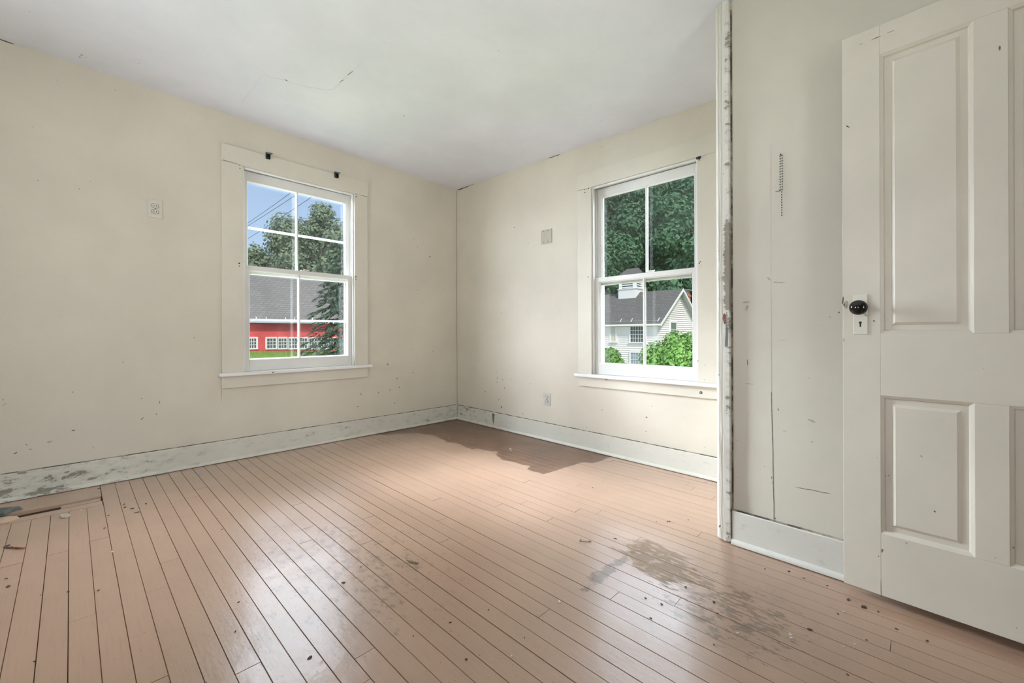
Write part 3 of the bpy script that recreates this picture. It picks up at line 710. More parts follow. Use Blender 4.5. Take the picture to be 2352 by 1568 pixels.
seam(door, fdm, [(2000, 92.5), (2012, 87), (2023, 82.5)], [0.6, 2.0, 1.0], M_mark); seam(door, fdm, [(1974, 102.5), (1981, 99.5)], 1.0, M_mark); seam(door, fdm, [(2037, 76), (2054, 69.8)], 1.0, M_mark)
seam(door, fdm, [(2023, 1330), (2023.5, 1350), (2024, 1370)], [0.6, 1.2, 1.8], M_mark)
# hinges and the doorway casing (out of frame)
for z in (0.25, 1.80):
    q = MB(); q.tube([fD(DW + 0.006, 0.004, z - 0.045), fD(DW + 0.006, 0.004, z + 0.045)], 0.006, 8); q.build('hinge', M_iron, door)
tr2 = empty('trim_2', kind='structure', label='cream casing around the doorway behind the hinges of the panel door')
for y0, y1, z0, z1 in ((-4.45, -4.34, -0.05, 2.13), (DOORWAY[0] - 0.11, DOORWAY[0], -0.05, 2.13), (DOORWAY[0] - 0.11, -4.34, 2.13, 2.24)):
    q = MB(); q.box(CLX - 0.018, CLX, y0, y1, z0, z1); q.build('door_casing', M_trim, tr2, bevel=0.002)

# ------------------------------------------------------------------ small fixtures on the walls
def duplex(name, c, fr_local, wd, ht_, label, M, sock_scale=1.0):
    """fr_local(a, d, z): a right, d into the room, z up, from the plate centre"""
    root = empty(name, c, label=label, cat='outlet')
    iv = Vector(c)
    def F(a, d, z): return tuple(Vector(fr_local(a, d, z)))
    q = MB(); q.box(-wd / 2, wd / 2, 0.0, 0.005, -ht_ / 2, ht_ / 2, F); q.build('cover_plate', M, root, bevel=0.0015)
    for sz in (0.0195, -0.0195):
        q = MB(); n = 20
        def outl(k): return [(k * 0.017 * max(-1, min(1, 1.25 * cos(2 * pi * i / n))), sz * sock_scale + k * 0.0135 * sin(2 * pi * i / n)) for i in range(n)]
        q.prism(outl(1.12), lambda a, z: F(a, 0.0051, z), lambda a, z: F(a, 0.0055, z)); q.build('recess_ring', M_slot, root)
        q = MB(); q.prism(outl(1.0), lambda a, z: F(a, 0.005, z), lambda a, z: F(a, 0.0075, z)); so = q.build('socket', M, root)
        for a in (-0.0065, 0.0065):
            q = MB(); q.box(a - 0.0016, a + 0.0016, 0.0076, 0.0079, sz * sock_scale - 0.0045, sz * sock_scale + 0.0045, F); q.build('slot', M_slot, so)
    q = MB(); q.lathe([(0.0032, 0), (0.0032, 0.0018)], F(0, 0.005, 0), Vector(F(0, 1, 0)), 10); q.build('screw', M_crack, root)
    return root
LN = lambda a, d, z: (a, -d, z)
LE = lambda a, d, z: (-d, -a, z)
duplex('wall_outlet', (-2.6115, -0.0005, 1.812), LN, 0.077, 0.122, 'old ivory duplex outlet high on the wall beside the barn window', M_outlet)
duplex('wall_outlet', (-0.0005, -1.297, 0.3535), LE, 0.078, 0.116, 'grimy grey duplex outlet low on the wall above the baseboard', M_outlet2)
bp_ = empty('blank_plate', (-0.0005, -1.299, 1.845), label='taupe blank switch plate with four screws on the wall beside the house window', cat='wall plate')
q = MB(); q.box(-0.0625, 0.0625, 0, 0.006, -0.065, 0.065, LE); q.build('cover_plate', M_blank, bp_, bevel=0.002)
for a in (-0.028, 0.022):
    for z in (0.050, -0.048):
        q = MB(); q.lathe([(0.004, 0), (0.004, 0.0012)], LE(a, 0.006, z), (-1, 0, 0), 10); q.build('screw', M_slot, bp_)

# curtain rod brackets on the barn window casing
def bracket(loc, label, flip):
    root = empty('curtain_bracket', loc, label=label, cat='bracket', group='curtain rod brackets on the window casing')
    q = MB(); q.box(-0.016, 0.016, -0.002, 0, -0.026, 0.022); q.build('back_plate', M_iron, root, bevel=0.0008)
    for a0, a1 in ((-0.016, -0.013), (0.010, 0.013)):
        q = MB(); q.box(a0, a1, -0.022, 0, -0.024, 0.017); q.build('side_cheek', M_iron, root)
    q = MB(); q.prism([(-0.018, 0.018), (0.030, 0.022), (0.016, 0.006), (-0.014, 0.008)], lambda a, z: (a * flip, -0.030, z), lambda a, z: (a * flip, -0.004, z + 0.006)); q.build('bent_tab', M_flap, root)
    q = MB(); q.lathe([(0.004, 0), (0.004, 0.003)], (0, -0.002, -0.014), (0, -1, 0), 8); q.build('screw', M_rust, root)
    return root
bracket((-1.9276, -0.0202, 2.374), 'black metal curtain bracket on the window head, nearer the wall outlet', 1)
bracket((-1.3809, -0.0202, 2.371), 'black metal curtain bracket on the window head, nearer the room corner', 1)
hk = empty('shade_bracket', (-0.0202, -2.658, 2.163), label='small black roller shade bracket at the upper corner of the house window', cat='bracket')
q = MB(); q.box(-0.014, 0.016, 0, 0.003, -0.004, 0.012, LE); q.build('back_plate', M_iron, hk)
q = MB(); q.tube([LE(0.0, 0.003, 0.004), LE(0.002, 0.016, 0.002), LE(0.008, 0.018, -0.010), LE(0.010, 0.010, -0.018)], 0.003, 6); q.build('hook', M_iron, hk)
wsh = empty('washer', (-0.0186, -2.668, 0.5465), label='round metal washer screwed to the apron under the house window', cat='washer')
q = MB(); q.lathe([(0.010, 0), (0.010, 0.0015), (0.0065, 0.0018)], (0, 0, 0), (-1, 0, 0), 18); q.build('rim', M_iron, wsh)
q = MB(); q.lathe([(0.0062, 0.0), (0.0062, 0.0022), (0.004, 0.003)], (0, 0, 0), (-1, 0, 0), 14); q.build('screw_head', M_steel, wsh)
mk = MB(); c0 = Vector((-0.0195, -1.930, 0.588)); rr_ = 0.009
mk.tube([c0 + Vector((-0.004, -rr_ * cos(t), -rr_ * sin(t))) for t in [pi * (i / 8) for i in range(9)]], 0.0022, 6)
tag(mk.build('cup_hook', M_rust), 'tiny rusty cup hook under the sill of the house window', 'hook')

# bead chain hanging on a nail on the closet wall
chn = empty('hanging_chain', (CLX - 0.001, -3.2995, 1.748), label='thin dark bead chain hung from a nail on the closet wall', cat='chain')
q = MB(); q.tube([(0, 0, 0), (-0.012, 0, 0.002)], 0.002, 6); q.build('nail', M_iron, chn)
lk = MB(); lk.lathe([(0.0004, -0.0032), (0.0017, -0.0022), (0.0021, 0), (0.0017, 0.0022), (0.0004, 0.0032)], (0, 0, 0), (0, 0, 1), 8)
lk_me = lk.mesh('bead'); lk_me.materials.append(M_iron)
rc = random.Random(8)
for i in range(24):
    z = -0.004 - i * 0.0115
    add_child('bead', lk_me, chn, (-0.0035, -0.0025 + rc.uniform(-.0004, .0004) - 0.002 * (i < 14), z))
    if i < 14: add_child('bead', lk_me, chn, (-0.0035, 0.0035 + rc.uniform(-.0004, .0004), z))
q = MB(); q.tube([(-0.003, -0.003, -0.155), (-0.002, 0.010, -0.157), (-0.001, 0.022, -0.158)], 0.0013, 6); q.build('wire_tail', M_flap, chn)

# ------------------------------------------------------------------ things lying on the floor
M_flake = mat('pale_flake', (0.62, 0.58, 0.52), 0.7); M_dk = mat('dark_flake', (0.09, 0.06, 0.045), 0.8, noise=(80, .5, 3)); M_bl = mat('blue_flake', (0.25, 0.4, 0.7), 0.5)
M_twig = mat('twig_bark', (0.30, 0.24, 0.16), 0.8, noise=(150, 0.5, 4))
rd = random.Random(21)
def flake(u, v, wpx, M, name, label, cat, group=None, thick=0.002):
    c = pF(u, v, 0.0); dist = (c - CAM).dot(FW); w = wpx / FPX * dist
    q = MB(); n = rd.choice((5, 6, 7)); a0 = rd.uniform(0, 6.28); el = rd.uniform(0.45, 0.8)
    poly = [(w / 2 * rd.uniform(.6, 1.05) * cos(a0 + 2 * pi * i / n), w / 2 * el * rd.uniform(.6, 1.05) * sin(a0 + 2 * pi * i / n)) for i in range(n)]
    tl = rd.uniform(0, 0.25)
    q.prism(poly, lambda p, r: (p, r, 0.0), lambda p, r: (p * .9, r * .9, thick + max(0, p) * tl))
    o = q.build(name, M); o.location = (c.x, c.y, zf(c.x, c.y) + 0.0006); o.rotation_euler.z = rd.uniform(0, 6.28)
    zone = ('beside the broken floor slot' if c.x < -2.75 and c.y > -0.75 else 'on the open boards away from the walls' if c.x < -1.65 else
            'along the bottom of the panel door' if c.y < -3.3 and c.x > -1.35 else 'around the worn patch by the closet' if c.y < -2.5 else 'near the baseboard under the house window')
    if group: label = label + ' ' + zone; group = group + ' ' + zone
    return tag(o, label, cat, group)
GD, GL = 'dark paint flakes', 'pale plaster crumbs'
for u, v, w in [(285, 1158, 8), (287, 1165, 9), (303, 1168, 14), (314, 1177, 16), (335, 1157, 9), (227, 1122, 11), (249, 1184, 7), (240, 1213, 8), (15, 1255, 22), (22, 1258, 30), (14, 1329, 12), (18, 1347, 16), (157, 1359, 10), (93, 1367, 5), (226, 1356, 6), (80, 1519, 10),
                (732, 1038, 8), (510, 1216, 6), (548, 1383, 8), (540, 1451, 10), (949, 1461, 8), (789, 1338, 16), (711, 1511, 16), (829, 1302, 6), (1034, 1430, 12), (1071, 1515, 12), (1122, 1401, 6), (1204, 1465, 9), (1413, 1237, 12), (1361, 1120, 7), (1533, 1198, 7), (1538, 1197, 9), (1581, 1194, 8), (1508, 1198, 4),
                (1520, 1388, 12), (1640, 1383, 18), (1860, 1446, 16), (1648, 1409, 9), (1985, 1394, 22), (1948, 1377, 14), (1900, 1345, 7), (1925, 1410, 12), (2017, 1405, 10), (1846, 1328, 9), (1757, 1307, 6), (1812, 1312, 9), (2130, 1472, 12), (2060, 1445, 10), (1990, 1470, 8), (1947, 1550, 10), (1640, 1481, 8), (1575, 1348, 8), (1483, 1374, 10), (1495, 1420, 9)]:
    flake(u, v, w * 0.75, M_dk, 'paint_flake', 'small dark brown paint flake', 'paint flake', GD)
for u, v, w in [(258, 1268, 12), (186, 1172, 6), (1285, 1383, 14), (1172, 1031, 8), (1174, 1034, 7), (1018, 990, 5), (1032, 1006, 4), (1175, 1508, 9), (1130, 1517, 6), (978, 1103, 7), (1694, 1455, 12), (1815, 1458, 14), (1817, 1466, 9), (1937, 1406, 7), (1963, 1480, 8), (1236, 1412, 5), (1610, 1178, 4), (1938, 1487, 7), (1500, 1372, 5)]:
    flake(u, v, w * 0.8, M_flake, 'plaster_crumb', 'small pale plaster crumb', 'plaster crumb', GL, 0.003)
flake(460, 1090, 9, M_bl, 'blue_chip', 'tiny light blue chip on the floor by the baseboard', 'paint chip')
flake(148, 1186, 34, M_bare, 'torn_paper', 'crumpled tan scrap lying beside the broken floor slot', 'scrap', None, 0.006)
q = MB(); pts = [pF(u, v, 0.004) for u, v in ((935, 1286), (941, 1289), (950, 1289.5), (956, 1292), (962, 1292))]
q.tube(pts, [0.003, 0.0048, 0.0042, 0.0048, 0.003], 7); tag(q.build('twig', M_twig), 'short knobbly brown twig lying in the middle of the floor', 'twig')
q = MB(); q.tube([pF(u, v, 0.003) for u, v in ((1331, 1243), (1345, 1242.5), (1356, 1243))], 0.0016, 5); q.tube([pF(1334, 1238, .003), pF(1332, 1241, .003)], 0.003, 5); q.tube([pF(1352, 1240, .003), pF(1356, 1243, .003)], 0.0025, 5)
tag(q.build('straw_bit', M_twig), 'bit of dry straw lying on the floor near the worn patch', 'straw')
q = MB(); q.tube([pF(u, v, 0.003) for u, v in ((21, 1257), (40, 1258), (58, 1258))], [0.003, 0.005, 0.002], 6); tag(q.build('splinter', M_rust), 'dark reddish splinter on the floor near the broken slot', 'splinter')
# bent sheet metal flap by the slot
q = MB(); cs = [pF(-30, 1174, 0.012), pF(0, 1166, 0.03), pF(44, 1162, 0.022), pF(52, 1168, 0.004), pF(36, 1172, 0.003), pF(12, 1183, 0.004), pF(-30, 1192, 0.004)]
q.add(cs + [c - Vector((0, 0, 0.003)) for c in cs], [tuple(range(7)), tuple(range(13, 6, -1))] + [(i, (i + 1) % 7, 7 + (i + 1) % 7, 7 + i) for i in range(7)])
tag(q.build('metal_flap', M_flap), 'bent grey sheet metal flap at the broken floor slot', 'sheet metal')
q = MB(); q.lathe([(0.005, 0), (0.007, 0.002), (0.004, 0.006)], pF(41, 1170, 0.001), (0, 0, 1), 10); tag(q.build('nail_head', M_steel), 'round nail head beside the grey metal flap', 'nail')
q = MB(); cs = [pF(-6, 1189, 0.010), pF(20, 1185, 0.014), pF(38, 1184, 0.004), pF(46, 1189, 0.002), pF(20, 1198, 0.006), pF(-6, 1203, 0.006)]
q.add(cs + [c - Vector((0, 0, 0.003)) for c in cs], [tuple(range(6)), tuple(range(11, 5, -1))] + [(i, (i + 1) % 6, 6 + (i + 1) % 6, 6 + i) for i in range(6)])
tag(q.build('curled_paint_strip', mat('curled_paint', (0.52, 0.38, 0.27), 0.5)), 'curled tan strip of floor paint at the end of the broken slot', 'paint strip')

# ==================================================================== OUTSIDE
def ground_z(x, y):
    z = -0.75
    e = max(0.0, min(1.0, (x - 2) / 26.0)); z -= 3.4 * e * e * (3 - 2 * e) * max(0, min(1, (40 - y) / 20.0))
    if x > 50 and y < 80: z += (x - 50) * 0.62 * max(0, min(1, (80 - y) / 24.0))
    return z
M_ground = mat('meadow_ground', (0.13, 0.18, 0.06), 0.9, noise=(0.6, 0.35, 6))
q = MB(); GX = [-60 + 4 * i for i in range(48)]; GY = [-40 + 4 * i for i in range(42)]
q.add([(x, y, ground_z(x, y)) for y in GY for x in GX], [(j * 48 + i, j * 48 + i + 1, (j + 1) * 48 + i + 1, (j + 1) * 48 + i) for j in range(41) for i in range(47)])
gr = q.build('ground', M_ground, smooth=True); tag(gr, 'green meadow ground sloping around the buildings', None, kind='structure')
# stone foundation under the room so that it stands on the ground
q = MB(); q.box(ROOM_W - TH, TH, ROOM_S - TH, TH, -5.0, -0.3); q.build('wall_foundation', mat('foundation', (0.3, 0.29, 0.27), 0.9), kind='structure', label='grey foundation below the room')

def leaf_mat(name, c1, c2, sc=0.5):
    M = bpy.data.materials.new(name); M.use_nodes = True; g = NT(M); b = g.n['Principled BSDF']
    geo = g.new('ShaderNodeNewGeometry'); oi = g.new('ShaderNodeObjectInfo')
    n1 = g.noise(geo.outputs['Position'], sc, 3); n2 = g.noise(geo.outputs['Position'], sc * 9, 2)
    v = g.math('ADD', g.mapr(n1, 0.3, 0.7, 0, 0.55), g.mapr(n2, 0.3, 0.7, 0, 0.45))
    c = g.mix(v, c1, c2); c = g.mix(g.mapr(oi.outputs['Random'], 0, 1, 0, 0.35), c, tuple(x * 0.6 for x in c1))
    g.l.new(c, b.inputs['Base Color']); b.inputs['Roughness'].default_value = 0.65; b.inputs['Specular IOR Level'].default_value = 0.25
    tr = g.new('ShaderNodeBsdfTranslucent'); g.l.new(c, tr.inputs[0]); mx = g.new('ShaderNodeMixShader'); mx.inputs[0].default_value = 0.3
    out = [n for n in g.n if n.type == 'OUTPUT_MATERIAL'][0]
    g.l.new(b.outputs[0], mx.inputs[1]); g.l.new(tr.outputs[0], mx.inputs[2]); g.l.new(mx.outputs[0], out.inputs[0])
    return M
M_leafA = leaf_mat('hill_leaf', (0.06, 0.15, 0.085), (0.20, 0.38, 0.20), 0.35)
M_leafB = leaf_mat('barn_tree_leaf', (0.21, 0.28, 0.19), (0.38, 0.47, 0.30), 0.35)
M_leafC = leaf_mat('shrub_leaf', (0.085, 0.22, 0.045), (0.25, 0.43, 0.11), 1.2)
M_spruce = leaf_mat('spruce_needle', (0.05, 0.11, 0.075), (0.13, 0.22, 0.14), 1.2)
M_bark = mat('bark', (0.16, 0.13, 0.10), 0.9, noise=(6, 0.4, 4))

def leaf_quads(q, pts_n, size, r):
    for p, nrm in pts_n:
        n = (Vector(nrm) + Vector((r.uniform(-1, 1), r.uniform(-1, 1), r.uniform(-.4, 1.2))) * 0.75).normalized()
        a = n.orthogonal().normalized(); b2 = n.cross(a); t = r.uniform(0, 2 * pi)
        a, b2 = a * cos(t) + b2 * sin(t), b2 * cos(t) - a * sin(t)
        s = size * r.uniform(0.6, 1.25)
        q.add([p - a * s, p + b2 * s * .55, p + a * s, p - b2 * s * .55], [(0, 1, 2, 3)])
def make_tree(name, h, blobs, nleaf, size, M, seed, trunk_r=0.3, core=0.60, trunk_top=0.7, label=None, cat='tree', group=None):
    r = random.Random(seed); root = empty(name, label=label, cat=cat, group=group)
    q = MB()
    tot = sum(b[3] ** 2 for b in blobs)
    for (x, y, z, rad) in blobs:
        if core: q.ico((x, y, z), rad * core, r, 0.12, 2, 0.9)
        k = int(nleaf * rad ** 2 / tot); L = []
        for _ in range(k):
            d = Vector((r.gauss(0, 1), r.gauss(0, 1), r.gauss(0, 1))).normalized()
            L.append((Vector((x, y, z)) + Vector((d.x, d.y, d.z * .9)) * rad * r.uniform(0.62, 1.08), d))
        leaf_quads(q, L, size, r)
    q.build('crown', M, root, recalc=False)
    q = MB(); q.tube([(0, 0, -0.6), (0.1, 0.05, h * 0.3), (0, 0.1, h * trunk_top)], [trunk_r * 1.3, trunk_r, trunk_r * .35], 8)
    for i in range(6):
        a = r.uniform(0, 6.28); z0 = h * r.uniform(.25, .55); bl = r.choice(blobs)
        q.tube([(0, 0, z0), ((bl[0]) * .5, (bl[1]) * .5, (z0 + bl[2]) / 2), (bl[0], bl[1], bl[2])], [trunk_r * .45, trunk_r * .3, trunk_r * .12], 6)
    q.build('trunk', M_bark, root)
    return root
def blobset(h, spread, n, seed, low=0.3, rr=(0.16, 0.26)):
    r = random.Random(seed); L = []
    for i in range(n):
        t = (i + .5) / n; z = h * (low + (0.93 - low) * t); w = spread * math.sqrt(max(0.05, 1 - (2 * t - .8) ** 2 * .75))
        a = r.uniform(0, 6.28); d = w * r.uniform(.25, .75)
        L.append((d * cos(a), d * sin(a), z, h * r.uniform(*rr)))
    return L

# wooded hillside behind the white house
protos = [make_tree('hillside_tree', 17, blobset(17, 3.5, 14, s, .16, (.12, .19)), 11000, 0.36, M_leafA, 40 + s, 0.35, label='broad leafy green tree on the wooded hillside behind the white house', group='trees on the wooded hillside') for s in (1, 2, 3)]
rt = random.Random(77); first = [True, True, True]
def place(proto_i, x, y, sc, rz):
    o = protos[proto_i]
    if not first[proto_i]: o = copy_tree(protos[proto_i])
    first[proto_i] = False
    o.location = (x, y, ground_z(x, y) - 0.3); o.scale = (sc, sc, sc * rt.uniform(.92, 1.1)); o.rotation_euler.z = rz
cnt = 0
for ri, (dep, n) in enumerate(((65, 5), (75, 6), (85, 6), (96, 6), (108, 6))):
    for i in range(n):
        lat = 14 + (i - 1.7 + 0.5 * (ri % 2)) * 9.5 * dep / 72 + rt.uniform(-.8, .8)
        P = CAM + FW * (dep + rt.uniform(-1, 1)) + RT * lat
        place(cnt % 3, P.x, P.y, rt.uniform(.95, 1.1) + .06 * ri, rt.uniform(0, 6.28)); cnt += 1

# trees behind the barn
def tree_at(u, vtop, depth, mk):
    P = pD(u, vtop, depth); gz = ground_z(P.x, P.y); h = P.z - gz; o = mk(h); o.location = (P.x, P.y, gz); return o
tree_at(736, 452, 74, lambda h: make_tree('tall_tree', h, blobset(h * .97, 3.6, 22, 5, .18, (.06, .105)), 9000, 0.34, M_leafB, 9, 0.35, core=0.5, trunk_top=.95, label='tall loose grey green tree towering behind the red barn', cat='tree'))
tree_at(672, 508, 66, lambda h: make_tree('round_tree', h, blobset(h, 3.4, 13, 6, .30, (.13, .18)), 9000, 0.32, M_leafB, 10, 0.3, label='rounded grey green tree behind the barn, beside the tall tree', cat='tree'))
tree_at(582, 568, 70, lambda h: make_tree('leafy_tree', h, blobset(h, 3.0, 9, 7, .3, (.15, .2)), 6000, 0.32, M_leafB, 11, 0.3, label='darker leafy tree at the far end of the barn roof', cat='tree'))
tree_at(627, 597, 86, lambda h: make_tree('small_tree', h, blobset(h, 1.5, 7, 8, .3, (.09, .13)), 2000, 0.24, M_leafB, 12, 0.2, label='low tree showing in the gap between two trees behind the barn', cat='tree'))
for u, vt, dp, sd2 in ((782, 520, 58, 13), (870, 470, 70, 14), (716, 562, 86, 15)):
    tree_at(u, vt, dp, lambda h: make_tree('background_tree', h, blobset(h, 3.6, 10, sd2, .25, (.14, .2)), 6500, 0.33, M_leafB, sd2, 0.3, label='leafy green tree filling the skyline behind the barn ridge', cat='tree', group='trees behind the barn ridge'))

for k, (x, y, h) in enumerate(((-20, 62, 15), (-10, 66, 17), (-30, 54, 14), (-2, 70, 15), (-41, 48, 16))):
    o = make_tree('distant_tree', h, blobset(h, 3.4, 10, 60 + k, .25, (.15, .21)), 4200, 0.34, M_leafB, 60 + k, 0.3, label='leafy tree standing beyond the far end of the barn', cat='tree', group='trees beyond the far end of the barn'); o.location = (x, y, ground_z(x, y))

# spruce in front of the barn
def spruce(u, vtop, depth):
    P = pD(u, vtop, depth); gz = ground_z(P.x, P.y); h = P.z - gz; r = random.Random(31)
    root = empty('spruce_tree', (P.x, P.y, gz), label='dark green spruce with drooping branches in front of the red barn', cat='tree')
    q = MB(); nw = 19
    for i in range(nw):
        t = i / (nw - 1); z = h * (0.10 + .88 * t); L = 2.75 * (1 - t) ** .8 + .15; nb = 9 if t < .8 else 6
        for k in range(nb):
            a = 2 * pi * (k + r.uniform(-.3, .3)) / nb + i; ll = L * r.uniform(.7, 1.1)
            for j in range(int(34 * ll) + 8):
                s = r.uniform(.12, 1); w = .30 * (1.1 - s) + .07
                off = r.uniform(-w, w); p = Vector((cos(a) * ll * s - sin(a) * off, sin(a) * ll * s + cos(a) * off, z - .42 * ll * s * s + .15 * s + r.uniform(-.10, .06)))
                d = Vector((cos(a) + r.uniform(-.5, .5), sin(a) + r.uniform(-.5, .5), r.uniform(-.9, .1))).normalized(); sd3 = d.cross(Vector((r.uniform(-.5, .5), r.uniform(-.5, .5), 1))).normalized(); ls = r.uniform(.16, .32)
                q.add([p - sd3 * .06, p + d * ls - sd3 * .01, p + d * ls * 1.1, p + sd3 * .06], [(0, 1, 2, 3)])
    q.build('needles', M_spruce, root, recalc=False)
    q = MB(); q.tube([(0, 0, -.3), (0, 0, h * .96)], [.17, .02], 8); q.build('trunk', M_bark, root)
spruce(792, 545, 24)

# shrubs below the white house
def shrub(u, vtop, depth, rad, seed, label, nm):
    P = pD(u, vtop, depth); gz = ground_z(P.x, P.y); h = P.z - gz; r = random.Random(seed)
    bl = [(r.uniform(-.55, .55) * rad, r.uniform(-.55, .55) * rad, h * t, rad * r.uniform(.38, .55)) for t in (.2, .3, .4, .5, .55, .65, .7, .78)] + [(0, 0, h - rad * .42, rad * .42)]
    o = make_tree(nm, h, bl, 9000, 0.10 * depth / 20, M_leafC, seed, 0.08, core=.62, trunk_top=.5, label=label, cat='shrub'); o.location = (P.x, P.y, gz)
shrub(1556, 757, 21, 1.75, 51, 'large bright green shrub covering the corner of the white house', 'tall_shrub')
shrub(1402, 797, 25, 1.35, 52, 'rounded bright green shrub below the shuttered window of the white house', 'round_shrub')

# red barn ------------------------------------------------------------
M_red = mat('barn_red', (0.72, 0.10, 0.10), 0.75, noise=(0.9, 0.15, 4))
M_trimw = mat('white_trim', (0.80, 0.79, 0.77), 0.6)
M_pane = mat('dark_pane', (0.10, 0.115, 0.115), 0.15, spec=0.6)
M_gut = mat('gutter_metal', (0.52, 0.55, 0.60), 0.4, metal=0.2)
def shingle_mat(name, ca, cb_, ax, pitch):
    M = bpy.data.materials.new(name); M.use_nodes = True; g = NT(M); b = g.n['Principled BSDF']
    geo = g.new('ShaderNodeNewGeometry'); x, y, z = xyz(g, geo.outputs['Position'])
    bt = g.new('ShaderNodeTexBrick'); cv = g.new('ShaderNodeCombineXYZ')
    g.l.new((x, y)[ax], cv.inputs[0]); g.l.new(z, cv.inputs[1]); g.l.new(cv.outputs[0], bt.inputs['Vector'])
    bt.inputs['Color1'].default_value = (*ca, 1); bt.inputs['Color2'].default_value = (*cb_, 1); bt.inputs['Mortar'].default_value = (*[c * .55 for c in ca], 1)
    bt.inputs['Scale'].default_value = 1.0; bt.inputs['Brick Width'].default_value = pitch * 2.4; bt.inputs['Row Height'].default_value = pitch; bt.inputs['Mortar Size'].default_value = pitch * .13
    c = g.mix(g.mapr(g.noise(geo.outputs['Position'], 0.7, 5), .35, .7, 0, .5), bt.outputs['Color'], tuple(c * .72 for c in ca))
    g.l.new(c, b.inputs['Base Color']); b.inputs['Roughness'].default_value = 0.9; b.inputs['Specular IOR Level'].default_value = .2
    return M
M_shb = shingle_mat('barn_shingle', (0.26, 0.25, 0.24), (0.215, 0.205, 0.195), 0, 0.20)
YB = 36.3
barn = empty('red_barn', (0, 0, 0), label='long red barn with grey shingle roof and a row of white windows', cat='barn')
bp = lambda u, v: on_axis(u, v, 1, YB)
bx0, bx1 = bp(300, 700).x, bp(880, 700).x
ze = bp(640, 735).z; zr0 = bp(640, 617)
bz0 = ground_z(bx0, YB) - 0.3
RY = 7.0; zridge = CAM.z + (zr0.z - CAM.z) * (YB + RY - CAM.y) / (YB - CAM.y)
# siding: each board a strip, all joined (too fine to pick apart)
q = MB(); bh = 0.16; z = bz0; i = 0
while z < ze:
    q.box(bx0, bx1, YB - 0.012 * (1 + i % 2) * 0 - 0.004, YB + 0.05, z, min(z + bh - .012, ze)); z += bh; i += 1
q.build('siding', M_red, barn, kind='stuff')
q = MB(); q.box(bx0, bx1, YB + .03, YB + 2 * RY, bz0, ze); q.build('wall', M_red, barn)
q = MB(); q.prism([(YB - 0.35, ze - .12), (YB + RY, zridge), (YB + 2 * RY + .35, ze - .12), (YB + 2 * RY + .35, ze - .24), (YB + RY, zridge - .14), (YB - .35, ze - .24)], lambda y, z: (bx0 - .4, y, z), lambda y, z: (bx1 + .4, y, z)); q.build('roof', M_shb, barn)
for gx in (bx0, bx1 - .15):
    q = MB(); q.prism([(YB, ze), (YB + RY, zridge - .15), (YB + 2 * RY, ze)], lambda y, z: (gx, y, z), lambda y, z: (gx + .15, y, z)); q.build('gable', M_red, barn)
q = MB(); q.box(bx0 - .4, bx1 + .4, YB - .50, YB - .34, ze - .26, ze - .10); q.build('gutter', M_gut, barn)
for u in (586, 609, 653, 674, 715, 740, 764):
    c = bp(u, 727); q = MB(); q.box(c.x - .03, c.x + .03, YB - .3, YB - .26, ze - .12, ze + .25); q.build('snow_guard', M_trimw, barn)
def barn_window(ul, ur, nm='window'):
    x0, x1 = bp(ul, 780).x, bp(ur, 780).x; z1, z0 = bp((ul + ur) / 2, 773.8).z, bp((ul + ur) / 2, 802).z; t = .13
    q = MB(); q.box(x0, x0 + t, YB - .07, YB + .03, z0, z1); q.box(x1 - t, x1, YB - .07, YB + .03, z0, z1); q.box(x0, x1, YB - .08, YB + .03, z1 - t, z1); q.box(x0, x1, YB - .09, YB + .03, z0, z0 + t * .9)
    f = q.build(nm, M_trimw, barn)
    a0, a1, c0, c1 = x0 + t, x1 - t, z0 + t * .9, z1 - t
    q = MB(); q.box(a0, a1, YB - .03, YB - .02, c0, c1); q.build('pane', M_pane, f)
    q = MB()
    for k in (1, 2): q.box(a0 + (a1 - a0) * k / 3 - .022, a0 + (a1 - a0) * k / 3 + .022, YB - .05, YB - .03, c0, c1); q.box(a0, a1, YB - .05, YB - .03, c0 + (c1 - c0) * k / 3 - .022, c0 + (c1 - c0) * k / 3 + .022)
    q.build('glazing_bars', M_trimw, f)
ub = [609, 635.5, 660, 684, 706.5, 729, 751, 772, 793, 814]
for a, c in zip(ub, ub[1:]): barn_window(a, c + 1.2)
for uu in (568, 545, 522, 470, 447, 400, 377, 330): barn_window(uu, uu + 24 - (568 - uu) * .02)

# tall grass in front of the barn
M_grass = leaf_mat('tall_grass_blade', (0.20, 0.38, 0.06), (0.48, 0.66, 0.18), 0.9)
q = MB(); r = random.Random(4); gp = bp(640, 803)
for _ in range(17000):
    y = r.uniform(21, YB - .3); x = CAM.x + (y - CAM.y) * r.uniform(.16, .52)
    gz = ground_z(x, y); hh = r.uniform(.35, .62) if y < YB - 2 else r.uniform(.35, .75); a = r.uniform(0, 3.14); w = .035
    hh = min(hh, max(.25, gp.z - gz + r.uniform(-.25, .12))) if y > YB - 6 else hh
    dx, dy = r.uniform(-.15, .15), r.uniform(-.15, .15)
    q.add([(x - w * cos(a), y - w * sin(a), gz - .03), (x + w * cos(a), y + w * sin(a), gz - .03), (x + dx, y + dy, gz + hh)], [(0, 1, 2)])
gs = q.build('tall_grass', M_grass, recalc=False); tag(gs, 'bright green uncut grass growing along the red barn', 'grass', kind='stuff')

